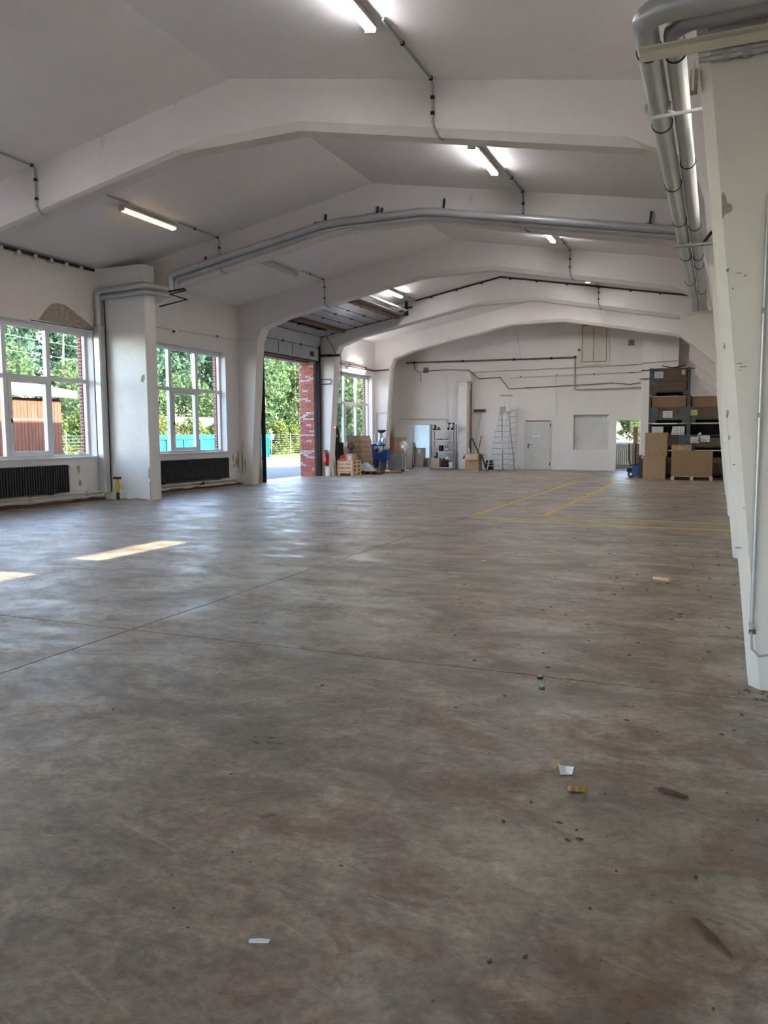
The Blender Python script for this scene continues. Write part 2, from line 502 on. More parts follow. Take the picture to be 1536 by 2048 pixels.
def grid_wall(us, zs, holes, a, b, axis):
    """one connected wall slab with rectangular openings; us/zs outer limits, holes (u0,u1,z0,z1), slab from a to b along axis ('x' wall: u=y, 'y' wall: u=x)"""
    U = sorted(set([us[0], us[1]] + [h[0] for h in holes] + [h[1] for h in holes]))
    Z = sorted(set([zs[0], zs[1]] + [h[2] for h in holes] + [h[3] for h in holes]))
    U = [u for u in U if us[0] <= u <= us[1]]; Z = [z for z in Z if zs[0] <= z <= zs[1]]
    def solid(i, j):
        if not (0 <= i < len(U) - 1 and 0 <= j < len(Z) - 1): return False
        cu, cz = (U[i] + U[i + 1]) / 2, (Z[j] + Z[j + 1]) / 2
        return not any(h[0] < cu < h[1] and h[2] < cz < h[3] for h in holes)
    mb = MB(); idx = {}
    def V(i, j, k):
        key = (i, j, k)
        if key not in idx:
            t = a if k == 0 else b
            idx[key] = len(mb.v)
            mb.v.append((t, U[i], Z[j]) if axis == 'x' else (U[i], t, Z[j]))
        return idx[key]
    for i in range(len(U) - 1):
        for j in range(len(Z) - 1):
            if not solid(i, j): continue
            for k in (0, 1):
                mb.f.append((V(i, j, k), V(i + 1, j, k), V(i + 1, j + 1, k), V(i, j + 1, k)))
            for di, dj, e0, e1 in ((-1, 0, (i, j), (i, j + 1)), (1, 0, (i + 1, j), (i + 1, j + 1)), (0, -1, (i, j), (i + 1, j)), (0, 1, (i, j + 1), (i + 1, j + 1))):
                if not solid(i + di, j + dj):
                    mb.f.append((V(*e0, 0), V(*e1, 0), V(*e1, 1), V(*e0, 1)))
    return mb

def struct(o, label, cat='wall'):
    return tag(o, label, cat, kind='structure')

# ------------------------------------------------------------------ the hall
YF = [5.15 + 5.392 * k for k in range(-2, 6)]      # front faces of the concrete frames
XL, XR, YB, YA = -13.95, 0.36, 34.02, -7.2          # wall planes
def zc(x):                                           # underside of the ceiling
    return 6.88 - (0.187 * (-6.93 - x) if x < -6.93 else 0.174 * (x + 6.93))

# floor: cut into slabs by two saw joints
fl = struct(MB().box(-14.3, XR + 0.3, YA - 0.3, YB + 0.27, -0.30, -0.015).build('floor', M_MUD), 'worn stained concrete floor of the hall', 'floor')
JX, JY = -4.30, 4.935
for x0, x1 in ((-13.95, JX - 0.007), (JX + 0.007, XR)):
    for y0, y1 in ((YA, JY - 0.008), (JY + 0.008, YB)):
        MB().box(x0, x1, y0, y1, -0.015, 0.0).build('floor_slab', M_FLOOR, fl, world=True)
MB().box(-14.6, -13.95, 22.62, 26.5, -0.015, 0.0).build('threshold', M_FLOOR, fl, world=True)
MB().box(-13.0, -12.1, YB, YB + 0.3, -0.015, 0.0).build('threshold', M_FLOOR, fl, world=True)
MB().box(-3.9, -2.93, YB, YB + 0.3, -0.015, 0.0).build('threshold', M_FLOOR, fl, world=True)
def line(pts, w):
    for p, q in zip(pts[:-1], pts[1:]):
        d = (Vector(q) - Vector(p)).normalized() * (w / 2)
        a, b = Vector(p) - d, Vector(q) + d
        MB().bar((a.x, a.y, 0.001), (b.x, b.y, 0.001), w, 0.002).build('line_marking', M_LINE, fl, world=True)
LW = 0.11
line([(-4.26, 14.28), (-4.18, 26.0)], 0.11)
line([(-4.26, 14.28), (-2.93, 13.72)], 0.11)
line([(-2.93, 13.72), (0.2, 13.56)], 0.11)
line([(-2.98, 14.73), (-2.93, 25.5)], 0.11)
line([(-2.98, 14.73), (-2.55, 14.62)], 0.11)
line([(-2.55, 14.62), (0.2, 14.61)], 0.11)

# ceiling / roof slab
cp = [(-14.95, zc(-14.95)), (-6.93, 6.88), (1.35, zc(1.35)), (1.35, zc(1.35) + 0.32), (-6.93, 7.2), (-14.95, zc(-14.95) + 0.32)]
struct(MB().prism(cp, 'y', YA - 0.6, YB + 0.7).build('ceiling', M_CEIL), 'pale grey pitched ceiling with a low ridge', 'ceiling')

# left wall: plaster skin inside, brickwork outside
WZ0, WZ1 = 1.07, 4.08
WIN = [(11.39, 15.05), (16.97, 20.63), (28.14, 31.80), (5.95, 9.61), (0.35, 4.01), (-5.0, -1.34)]
holes = [(a, b, WZ0, WZ1) for a, b in WIN]
wl_ = struct(grid_wall((YA, YB + 0.1), (-0.3, 5.66), holes + [(22.62, 26.62, -0.3, 4.40)], -14.28, XL, 'x').build('wall_left', M_WALL), 'white plastered long wall with tall windows and the gateway')
wo_ = struct(grid_wall((YA - 0.25, YB + 0.3), (-0.4, 5.66), [(a + 0.06, b - 0.06, WZ0 - 0.02, WZ1 - 0.06) for a, b in WIN] + [(22.70, 26.5, -0.4, 4.24)], -14.38, -14.281, 'x').build('wall_outer_left', M_BRICKW), 'red brick outer skin of the long window wall')
# individual bricks of the gateway reveal
bf = MB().box(-0.115, 0.115, -0.012, 0.012, -0.031, 0.031); bh = MB().box(-0.052, 0.052, -0.012, 0.012, -0.031, 0.031)
bm_full = [bf.mesh('brick', m) for m in M_BRICKS]; bm_half = [bh.mesh('brick', m) for m in M_BRICKS]
MB().box(-14.60, -14.0, 26.486, 26.5, 0.0, 4.24).build('mortar_bed', M_MORTAR, wo_, world=True)
for c in range(56):
    z = 0.04 + c * 0.0753
    row = [(-14.485, 0), (-14.242, 0), (-14.062, 1)] if c % 2 else [(-14.545, 1), (-14.365, 0), (-14.122, 0)]
    for x, h in row:
        lim = 0.55 if (8 < c % 19 < 13 or c % 17 == 3) else 0.08
        mi = 2 if R0.random() < lim else R0.randrange(2)
        o = bpy.data.objects.new('brick', (bm_half if h else bm_full)[mi])
        COL.objects.link(o); o.parent = wo_
        o.location = Vector((x, 26.478 + R0.uniform(-0.002, 0.003), z)) - wo_.location

for y0, y1 in ((26.5, 27.2), (22.0, 22.70)):
    MB().box(-14.64, -14.38, y0, y1, -0.3, 5.0).build('gate_pier', M_BRICKW, wo_, world=True)
MB().box(-14.64, -14.38, 22.70, 26.5, 4.24, 5.0).build('gate_lintel', M_BRICKW, wo_, world=True)
# right wall with two narrow high openings, end walls
struct(grid_wall((YA, YB + 0.1), (-0.3, 5.70), [(5.72, 6.60, 3.84, 4.23), (7.62, 9.42, 3.84, 4.23), (-0.4, 1.4, 3.84, 4.23), (-4.4, -2.6, 3.84, 4.23)], XR, XR + 0.3, 'x').build('wall_right', M_WALL), 'white plastered long wall behind the near columns')
struct(grid_wall((XL, XR), (-0.3, 7.0), [(-12.98, -12.09, -0.3, 1.98), (-3.90, -2.93, -0.3, 2.09), (-5.63, -4.18, 0.85, 2.34)], YB, YB + 0.27, 'y').build('wall_back', M_WALL), 'white plastered gable wall at the far end of the hall')
FH = [(-13.2, -9.6, 0.25, 3.6), (-8.8, -5.0, 0.25, 3.6), (-3.6, -1.4, 0.9, 3.4)]
struct(grid_wall((XL, XR), (-0.3, 7.0), FH, YA - 0.3, YA, 'y').build('wall_front', M_WALL), 'white plastered gable wall behind the viewer with three tall glazed openings')

# concrete portal frames
inner = [(-13.50, 0.0, 0.05, 0), (-13.18, 4.44, 0.05, 0), (-13.02, 4.81, 0.03, 0.03), (-12.2, 5.10, 0, 0.03), (-7.9, 5.95, 0, 0.05), (-7.4, 5.97, 0, 0.11), (-5.78, 5.99, 0, 0.11),
         (-1.15, 5.10, 0, 0.10), (-0.95, 5.06, 0, 0.03), (-0.36, 4.78, 0.03, 0.03), (-0.245, 4.42, 0.06, 0), (0.225, 0.0, 0.06, 0)]
outer = [(0.40, 0.0), (0.40, zc(0.4) + 0.06), (-6.93, 6.95), (-14.0, zc(-14.0) + 0.06), (-14.0, 0.0)]
TH = 0.42
names = ['second frame behind the viewer', 'first frame behind the viewer', 'frame whose column stands closest at the picture edge', 'frame crossing overhead before the warm lamp',
         'frame carrying the grey heating pipes under its beam', 'frame before the open gateway', 'frame just beyond the open gateway', 'last frame before the far gable wall']
FR = []
for k, y in enumerate(YF):
    rings = []
    for t, ch in ((0, 1), (1, 0), (2, 0), (3, 1)):
        yy = [y, y + 0.08, y + TH - 0.08, y + TH][t]
        ring = []
        for x, z, cx, cz in inner:
            s = -1 if x < -6.64 else 1
            ring.append((x + s * cx * ch, yy, z + cz * ch))
        ring += [(x, yy, z) for x, z in outer]
        rings.append(ring)
    n = len(rings[0]); mb = MB()
    for r in rings: mb.v += r
    for r in range(3):
        mb.f += [(r * n + i, r * n + (i + 1) % n, (r + 1) * n + (i + 1) % n, (r + 1) * n + i) for i in range(n)]
    # caps as strips between inner and outer edge
    for base in (0, 3 * n):
        I = len(inner)
        o = base
        a, b, c_, d_, e_ = (o + I + i for i in range(5))
        mb.f += [(o + 0, o + 1, d_, e_), (o + 1, o + 2, d_), (o + 2, o + 3, d_), (o + 3, o + 4, c_, d_), (o + 4, o + 5, c_), (o + 5, o + 6, c_), (o + 6, o + 7, b, c_), (o + 7, o + 8, b), (o + 8, o + 9, b), (o + 9, o + 10, b), (o + 10, o + 11, a, b)]
    fr = struct(mb.build('roof_frame', M_FRAME), 'white painted concrete portal ' + names[k], 'frame')
    FR.append(fr)
    if k >= 4:
        MB().prism([(-0.72, 3.37), (-0.72, 3.74), (0.3, 3.74), (0.3, 2.75), (0.02, 2.75)], 'y', y + 0.02, y + TH - 0.02).build('corbel', M_FRAME, fr, world=True)

# boxed pier at the third frame, left
bp = struct(MB().cbox(-13.96, -12.56, 15.30, 15.70, 0.0, zc(-13.9), 0.015).build('pillar', M_GLOSS), 'wide white boxed pier between the two near windows', 'pillar')
def patch(name, pts, plane, parent, m=None, th=0.004):
    """flat chip of bare render: pts in the plane; plane ('x', v, dir) or ('y', v, dir)"""
    ax, v, d = plane
    MB().prism(pts, ax, v, v + d * th).build(name, m or M_BARE, parent, world=True)
patch('plaster_chip', [(-12.60, 0.02), (-12.56, 0.02), (-12.565, 0.5), (-12.60, 0.42), (-12.59, 0.2)], ('y', 15.30, -1), bp)
patch('plaster_chip', [(-12.62, 0.55), (-12.565, 0.5), (-12.565, 0.82), (-12.61, 0.78)], ('y', 15.30, -1), bp)
patch('plaster_chip', [(-12.75, 2.86), (-12.68, 2.82), (-12.62, 2.92), (-12.64, 3.02), (-12.72, 2.98)], ('y', 15.30, -1), bp)
patch('plaster_chip', [(-13.6, 0.0), (-12.6, 0.0), (-12.7, 0.03), (-13.0, 0.055), (-13.2, 0.02), (-13.4, 0.05)], ('y', 15.30, -1), bp)
# bare render where plaster has fallen
patch('plaster_chip', [(13.42, 4.13), (15.12, 4.10), (14.98, 4.22), (14.72, 4.36), (14.62, 4.38), (14.5, 4.46), (14.25, 4.56), (14.0, 4.58), (13.8, 4.52), (13.62, 4.36)], ('x', XL, 1), wl_)
patch('plaster_chip', [(13.2, 4.085), (15.05, 4.085), (15.05, 4.10), (13.2, 4.105)], ('x', XL, 1), wl_, M_BLACK)
rc = random.Random(21)
def chip(cx, cz, w, h, n=9):
    return [(cx + w * math.cos(2 * math.pi * i / n) * rc.uniform(0.4, 1.0), cz + h * math.sin(2 * math.pi * i / n) * rc.uniform(0.4, 1.0)) for i in range(n)]
for cx, cz, w, h in ((20.92, 0.86, 0.05, 0.16), (20.98, 0.62, 0.04, 0.09), (21.10, 0.72, 0.06, 0.24), (21.22, 0.72, 0.07, 0.42), (20.86, 0.55, 0.025, 0.04), (14.42, 0.77, 0.06, 0.15), (14.45, 0.44, 0.07, 0.10), (14.7, 0.3, 0.03, 0.02)):
    patch('plaster_chip', chip(cx, cz, w, h, 13), ('x', XL, 1), wl_)
f5 = FR[5]
for cx, cz, w, h in ((-13.87, 0.75, 0.05, 0.50), (-13.77, 0.62, 0.035, 0.36), (-13.84, 1.25, 0.025, 0.12)):
    patch('plaster_chip', chip(cx, cz, w, h, 15), ('y', YF[5], -1), f5)
f2 = FR[2]
patch('plaster_chip', [(-0.015, 2.79), (0.0, 2.82), (0.028, 2.825), (0.038, 2.845), (0.03, 2.868), (0.006, 2.88), (0.002, 2.91), (-0.012, 2.945), (-0.024, 2.93), (-0.02, 2.86)], ('y', YF[2], -1), f2)
for x, z, w, h in ((0.025, 2.50, 0.012, 0.016), (0.085, 2.475, 0.022, 0.005), (0.12, 2.46, 0.012, 0.008), (0.105, 1.955, 0.032, 0.004), (0.125, 1.935, 0.025, 0.006), (0.11, 1.915, 0.014, 0.003), (0.135, 0.86, 0.022, 0.007), (0.17, 0.06, 0.012, 0.02),
                   (0.055, 2.39, 0.008, 0.008), (0.095, 1.36, 0.01, 0.006), (0.16, 1.1, 0.006, 0.006), (0.05, 1.66, 0.012, 0.035), (0.065, 1.52, 0.009, 0.02), (0.02, 2.06, 0.008, 0.025)):
    patch('plaster_chip', chip(x, z, w, h), ('y', YF[2], -1), f2)

# baseline dirt along the left wall
for y0, y1 in ((9.8, 15.28), (15.75, 21.3)):
    pts = []
    n = 24
    top = [(y0 + (y1 - y0) * i / n, 0.05 + 0.035 * R0.random()) for i in range(n + 1)]
    patch('base_dirt', [(y0, 0.0)] + top + [(y1, 0.0)], ('x', XL, 1), wl_, M_MUD, 0.006)

# ------------------------------------------------------------------ windows
def window(n, y0, y1, label, sill=True):
    w = thing('window_%d' % n, label, 'window', (-14.18, (y0 + y1) / 2, WZ0), kind='structure')
    t = 0.055; X0, X1 = -14.235, -14.15
    c = (y1 - y0) / 3; zt = 2.87
    B = lambda *a: MB().box(*a)
    fr = B(X0, X1, y0, y0 + 0.065, WZ0, WZ1).build('frame_side', M_WIN, w, world=True)
    B(X0, X1, y1 - 0.065, y1, WZ0, WZ1).build('frame_side', M_WIN, w, world=True)
    B(X0, X1, y0 + 0.065, y1 - 0.065, WZ1 - 0.13, WZ1).build('frame_head', M_WIN, w, world=True)
    B(X0, X1, y0 + 0.065, y1 - 0.065, WZ0, WZ0 + 0.06).build('frame_base', M_WIN, w, world=True)
    for k in (1, 2):
        B(X0 - 0.005, X1 + 0.015, y0 + c * k - t, y0 + c * k + t, WZ0 + 0.06, WZ1 - 0.13).build('mullion', M_WIN, w, world=True)
    for k in range(3):
        a = y0 + (0.065 if k == 0 else c * k + t); b = y1 - 0.065 if k == 2 else y0 + c * (k + 1) - t
        B(X0, X1, a, b, zt - 0.045, zt + 0.045).build('transom', M_WIN, w, world=True)
        B(-14.20, -14.192, a, b, zt + 0.045, WZ1 - 0.13).build('pane', M_GLASS, w, world=True)
        if k == 1:
            z0, z1 = WZ0 + 0.065, zt - 0.05
            cs = B(X0 + 0.02, X1 + 0.04, a + 0.005, a + 0.08, z0, z1).build('casement', M_WIN, w, world=True)
            B(X0 + 0.02, X1 + 0.04, b - 0.08, b - 0.005, z0, z1).build('casement', M_WIN, w, world=True)
            B(X0 + 0.02, X1 + 0.04, a + 0.08, b - 0.08, z0, z0 + 0.09).build('casement', M_WIN, w, world=True)
            B(X0 + 0.02, X1 + 0.04, a + 0.08, b - 0.08, z1 - 0.08, z1).build('casement', M_WIN, w, world=True)
            B(-14.195, -14.187, a + 0.08, b - 0.08, z0 + 0.09, z1 - 0.08).build('pane', M_GLASS, w, world=True)
            MB().bar((X1 + 0.055, a + 0.04, 1.85), (X1 + 0.055, a + 0.04, 1.95), 0.02, 0.03).build('handle', M_DARK, cs, world=True)
        else:
            B(-14.20, -14.192, a, b, WZ0 + 0.06, zt - 0.045).build('pane', M_GLASS, w, world=True)
    B(-14.15, XL + 0.035, y0 - 0.02, y1 + 0.02, WZ0 - 0.035, WZ0).build('sill', M_WHITE, w, world=True)
    return w
window(1, *WIN[0], 'tall white six-pane window at the picture edge looking on the red wooden shed')
window(2, *WIN[1], 'tall white six-pane window above the black radiator looking on the cyan container')
window(3, *WIN[2], 'tall white six-pane window beyond the gateway behind the cardboard stack')
window(4, *WIN[3], 'tall white six-pane window in the bay before the picture edge')
window(5, *WIN[4], 'tall white six-pane window level with the viewer')
window(6, *WIN[5], 'tall white six-pane window behind the viewer')
for i, (a, b, z0, z1) in enumerate(FH):
    w = thing('window_%d' % (7 + i), ['tall glazed opening in the front gable beside the long window wall', 'middle tall glazed opening in the front gable', 'tall glazed opening in the front gable beside the column wall'][i], 'window', ((a + b) / 2, YA - 0.2, z0), kind='structure')
    for k in range(4):
        x = a + 0.04 + (b - a - 0.08) * k / 3
        MB().box(x - 0.04, x + 0.04, YA - 0.24, YA - 0.16, z0, z1).build('mullion', M_WIN, w, world=True)
    for k in range(4):
        z = z0 + 0.04 + (z1 - z0 - 0.08) * k / 3
        MB().box(a + 0.08, b - 0.08, YA - 0.23, YA - 0.17, z - 0.04, z + 0.04).build('transom', M_WIN, w, world=True)
    MB().box(a + 0.01, b - 0.01, YA - 0.205, YA - 0.197, z0 + 0.01, z1 - 0.01).build('pane', M_GLASS, w, world=True)
for i, (a, b) in enumerate(((5.72, 6.60), (7.62, 9.42))):
    w = thing('window_%d' % (10 + i), ['shorter narrow high window in the column wall', 'longer narrow high window in the column wall'][i], 'window', (XR + 0.15, (a + b) / 2, 3.84), kind='structure')
    MB().box(XR + 0.285, XR + 0.29, a, b, 3.84, 4.23).build('pane', M_GLASS, w, world=True)

# ------------------------------------------------------------------ sectional gate
gd = thing('door_1', 'grey sectional overhead gate rolled up along the ceiling over the gateway', 'door', (-13.85, 24.6, 4.3), kind='structure')
GY0, GY1 = 22.66, 26.55
path = [(-13.84, 4.30), (-13.84, 4.93), (-13.80, 5.08), (-13.68, 5.19), (-13.50, 5.26), (-10.25, 5.82)]
def along(s):
    for (a, b), (c, d) in zip(path[:-1], path[1:]):
        l = math.hypot(c - a, d - b)
        if s <= l: return Vector((a + (c - a) * s / l, 0, b + (d - b) * s / l))
        s -= l
    return Vector((path[-1][0], 0, path[-1][1]))
NP = 9; PL = 0.478
for i in range(NP):
    p, q = along(i * PL + 0.006), along((i + 1) * PL - 0.006)
    d = (q - p).normalized(); nrm = Vector((d.z, 0, -d.x))
    mid = (p + q) / 2
    rotm = Matrix((d, Vector((0, 1, 0)), Vector((0, 0, 0)))).transposed()
    rotm = Matrix(((d.x, 0, nrm.x), (0, 1, 0), (d.z, 0, nrm.z)))
    pn = MB().obox((mid.x, (GY0 + GY1) / 2, mid.z), ((q - p).length, GY1 - GY0, 0.04), rotm).build('panel', M_SECT, gd, world=True)
    for r in (-0.3, -0.1, 0.1, 0.3):
        c = mid + d * (r * PL) + nrm * 0.021
        MB().obox((c.x, (GY0 + GY1) / 2, c.z), (0.012, GY1 - GY0 - 0.1, 0.006), rotm).build('rib', M_SECT, pn, world=True)
    if i:
        for y in (GY0 + 0.04, GY0 + 1.25, GY0 + 2.5, GY1 - 0.04):
            c = p + nrm * 0.03
            MB().obox((c.x, y, c.z), (0.09, 0.05, 0.025), rotm).build('hinge', M_BLACK, gd, world=True)
        c = p + nrm * 0.022
        MB().obox((c.x, (GY0 + GY1) / 2, c.z), (0.016, GY1 - GY0, 0.01), rotm).build('joint_seal', M_DARK, gd, world=True)
MB().box(-13.87, -13.81, GY0, GY1, 4.26, 4.30).build('bottom_seal', M_GUM, gd, world=True)
MB().box(-13.81, -13.79, 25.9, 26.15, 4.43, 4.60).build('handle_plate', M_BLACK, gd, world=True)
MB().box(-13.818, -13.812, 23.6, 23.63, 4.36, 4.72).build('wicket_edge', M_DARK, gd, world=True)
MB().box(-13.818, -13.812, 24.55, 24.58, 4.36, 4.72).build('wicket_edge', M_DARK, gd, world=True)
for y in (GY0 - 0.05, GY1 + 0.06):
    MB().tube([(-13.84, y, 0.0)] + [(a, y, b) for a, b in path[1:]], 0.032, 8).build('track', M_DARK, gd, SM, world=True)
    MB().tube([(-13.72, y, 5.36), (-13.5, y, 5.41), (-10.3, y, 5.96)], 0.022, 8).build('track', M_DARK, gd, SM, world=True)
    for k in range(7):
        c = Vector((-13.3 + 0.5 * k, y, 5.295 + 0.172 * 0.5 * k))
        MB().box(c.x - 0.025, c.x + 0.025, y - 0.02, y + 0.02, c.z - 0.04, c.z + 0.17).build('roller_bracket', M_DARK, gd, world=True)
MB().box(-13.92, -13.80, GY0 - 0.08, GY0 + 0.0, 0.0, 4.9).build('guide_post', M_DARK, gd, world=True)
MB().box(-13.95, -13.80, GY1 + 0.0, GY1 + 0.13, 0.0, 4.9).build('guide_post', M_DARK, gd, world=True)
MB().box(-13.81, -13.785, GY1 + 0.10, GY1 + 0.14, 0.0, 4.35).build('guide_edge', M_GALV, gd, world=True)
MB().tube([(-10.32, GY0 - 0.1, 5.93), (-10.32, GY1 + 0.1, 5.93)], 0.045, 12).build('spring_shaft', M_CREAM, gd, SM, world=True)
MB().box(-10.36, -10.28, GY1 + 0.02, GY1 + 0.10, 5.75, zc(-10.3)).build('end_post', M_DARK, gd, world=True)
MB().box(-10.55, -10.1, GY1 + 0.02, GY1 + 0.09, 6.0, 6.05).build('end_post', M_DARK, gd, world=True)
for xx in (-12.75, -10.62):
    zz = 5.26 + (xx + 13.5) * 0.1723 - 0.075
    tb = MB().box(xx - 0.09, xx + 0.09, GY0 - 0.05, GY1 - 0.1, zz - 0.05, zz + 0.05).build('stiffening_timber', M_TIMBER, gd, world=True)
for y in (23.2, 23.9, 24.6, 25.3):
    MB().box(-13.12, -12.92, y - 0.2, y + 0.2, 5.25, 5.29).build('slot_cover', M_BLACK, gd, world=True)

# ------------------------------------------------------------------ far gable wall fittings
dr = thing('door_2', 'closed light grey steel fire door in the far gable wall', 'door', (-7.14, YB, 0), kind='structure')
MB().box(-7.66, -6.62, YB - 0.045, YB - 0.002, 0.02, 2.07).build('leaf', M_GREYD, dr, world=True)
MB().box(-7.72, -7.66, YB - 0.03, YB, 0.0, 2.12).build('door_jamb', M_GREYD, dr, world=True)
MB().box(-6.62, -6.56, YB - 0.03, YB, 0.0, 2.12).build('door_jamb', M_GREYD, dr, world=True)
MB().box(-7.66, -6.62, YB - 0.03, YB, 2.07, 2.12).build('door_head', M_RUST, dr, world=True)
h = MB().box(-7.565, -7.52, YB - 0.055, YB - 0.045, 0.92, 1.12).build('handle_plate', M_BLACK, dr, world=True)
MB().tube([(-7.54, YB - 0.05, 1.08), (-7.54, YB - 0.10, 1.08), (-7.40, YB - 0.10, 1.08)], 0.012, 8).build('lever', M_BLACK, h, SM, world=True)
for z in (0.25, 1.9):
    MB().tube([(-6.60, YB - 0.05, z - 0.07), (-6.60, YB - 0.05, z + 0.07)], 0.018, 8).build('hinge', M_DARK, dr, SM, world=True)
sg = MB().box(-7.34, -7.08, YB - 0.049, YB - 0.0455, 1.42, 1.62).build('door_sign', M_PAPER, dr, world=True)
MB().box(-7.31, -7.11, YB - 0.051, YB - 0.0492, 1.555, 1.578).build('print_line', M_INK, sg, world=True)
MB().box(-7.26, -7.16, YB - 0.051, YB - 0.0492, 1.485, 1.515).build('print_line', M_INK, sg, world=True)
wbk = bpy.data.objects['wall_back']
pb = MB().box(-0.115, 0.115, -0.006, 0.006, -0.034, 0.034); pbm = pb.mesh('brick', M_WALL)
for c_ in range(28):
    for x in ((-7.88, -6.42, -6.17) if c_ % 2 else (-7.99, -6.30)):
        o = bpy.data.objects.new('brick', pbm); COL.objects.link(o); o.parent = wbk
        o.location = Vector((x, YB - 0.004 + R0.uniform(-0.002, 0.002), 0.05 + c_ * 0.078)) - wbk.location
nb = struct(MB().box(-5.66, -4.15, YB + 0.14, YB + 0.2, 0.8, 2.4).build('wall_niche_panel', M_GREYD), 'pale board closing the square recess in the far gable wall', 'panel')
nt = thing('notice', 'small white printed notice in the corner of the square wall recess', 'notice', (-4.33, YB + 0.13, 2.1))
nsh = MB().box(-4.46, -4.20, YB + 0.134, YB + 0.1385, 2.10, 2.31).build('sheet', M_PAPER, nt, world=True)
for z, a, b in ((2.28, -4.45, -4.21), (2.24, -4.40, -4.26), (2.19, -4.37, -4.29), (2.14, -4.42, -4.24)):
    MB().box(a, b, YB + 0.131, YB + 0.1338, z - 0.009, z + 0.009).build('print_line', M_INK, nsh, world=True)
ht = thing('door_3', 'cream double-leaf hatch high up in the far gable wall', 'door', (-4.83, YB, 4.4), kind='structure')
for a, b in ((-5.45, -5.33), (-4.33, -4.21)):
    MB().box(a, b, YB - 0.04, YB, 4.38, 6.05).build('hatch_jamb', M_CREAM, ht, world=True)
MB().box(-5.33, -4.33, YB - 0.04, YB, 4.38, 4.50).build('hatch_sill', M_CREAM, ht, world=True)
MB().box(-5.33, -4.33, YB - 0.012, YB, 4.50, 6.05).build('gap_strip', M_RUST, ht, world=True)
for a, b in ((-5.305, -4.87), (-4.84, -4.355)):
    MB().box(a, b, YB - 0.03, YB, 4.525, 6.0).build('hatch_leaf', mat('hatch_paint', (0.64, 0.60, 0.52), 0.5, 0, 0.03, 2), ht, world=True)
MB().box(-5.48, -5.40, YB - 0.09, YB - 0.04, 4.98, 5.06).build('knob', M_BLACK, ht, world=True)
for i, (x, z, s, lb) in enumerate(((-12.25, 4.44, 0.125, 'small square grey vent grille above the doorway'), (-3.36, 5.22, 0.12, 'small square grey vent grille beside the high hatch'))):
    v = thing('vent_grille', lb, 'vent', (x, YB, z - s), group='vent grilles on the far gable')
    MB().box(x - s, x + s, YB - 0.02, YB, z - s, z + s).build('grille_frame', M_COND, v, world=True)
    for k in range(6):
        zz = z - s + 0.03 + k * 0.037
        MB().box(x - s + 0.02, x + s - 0.02, YB - 0.03, YB - 0.02, zz - 0.008, zz + 0.008).build('louvre', M_DARK, v, world=True)
# pilaster and flue by the far wall
struct(MB().cbox(-2.86, -1.5, 33.45, YB + 0.02, 0.0, zc(-2.0), 0.01).build('pillar', M_WALL), 'white flat pier in the far gable wall beside the stacked mesh boxes', 'pillar')
fp = struct(MB().cbox(-10.56, -10.17, 33.50, YB + 0.01, 0.0, 3.84, 0.008).build('pillar', M_WALL), 'slim white flue pier standing beside the metal shelf', 'pillar')
MB().box(-10.60, -10.02, 33.46, YB, 3.84, 3.87).build('ledge', M_WALL, fp, world=True)
MB().prism([(-10.42, 3.87), (-10.02, 3.87), (-10.05, 4.16), (-10.12, 4.24), (-10.3, 4.2), (-10.36, 4.05)], 'y', 33.62, YB).build('stub', M_CREAM, fp, world=True)
MB().tube([(-10.10, 33.9, 0.3), (-10.08, 33.9, 3.75)], 0.03, 8).build('flue_pipe', M_RUST, fp, SM, world=True)

# ------------------------------------------------------------------ the two rooms behind the far wall
def room(name, x0, x1, y1, hole, label, mtl, zt=2.65):
    r = thing(name, label, 'room', ((x0 + x1) / 2, YB + 0.3, 0), kind='structure')
    y0 = YB + 0.27
    MB().box(x0 - 0.1, x1 + 0.1, y0, y1 + 0.2, -0.12, -0.005).build('floor_slab', M_FLOOR, r, world=True)
    MB().box(x0 - 0.1, x1 + 0.1, y0, y1 + 0.2, zt, zt + 0.1).build('ceiling_slab', M_CEIL, r, world=True)
    grid_wall((y0, y1 + 0.2), (0, zt), [(y0 + 0.4, y1 - 0.3, 0.6, 2.5)], x0 - 0.1, x0, 'x').build('wall_panel', mtl, r, world=True)
    MB().box(x0 - 0.06, x0 - 0.052, y0 + 0.4, y1 - 0.3, 0.6, 2.5).build('pane', M_GLASS, r, world=True)
    MB().box(x1, x1 + 0.1, y0, y1 + 0.2, 0, zt).build('wall_panel', mtl, r, world=True)
    grid_wall((x0, x1), (0, zt), [hole], y1, y1 + 0.2, 'y').build('wall_panel', mtl, r, world=True)
    a, b, c, d = hole
    for p in ((a, a + 0.07, c, d), (b - 0.07, b, c, d), (a + 0.07, b - 0.07, d - 0.07, d), (a + 0.07, b - 0.07, c, c + 0.07)):
        MB().box(p[0], p[1], y1 + 0.02, y1 + 0.09, p[2], p[3]).build('window_frame', M_WIN, r, world=True)
    MB().box(a, b, y1 + 0.05, y1 + 0.057, c, d).build('pane', M_GLASS, r, world=True)
    return r
M_ROOM = mat('pale_blue_room_paint', (0.74, 0.80, 0.80), 0.6, 0, 0.05, 3)
room('room', -14.6, -11.2, 38.4, (-13.6, -12.5, 1.45, 2.5), 'small pale room seen through the doorway beside the shelf', M_ROOM)
rb = room('room', -6.4, -2.2, 36.9, (-6.2, -2.9, 1.08, 2.45), 'small white room with a wide window seen through the opening by the pallet truck', M_WHITE)
for x0, x1 in ((-13.04, -12.98), (-12.09, -12.03)):
    MB().box(x0, x1, YB - 0.03, YB + 0.29, 0, 2.04).build('door_jamb', M_GALV, FR and dr, world=True)

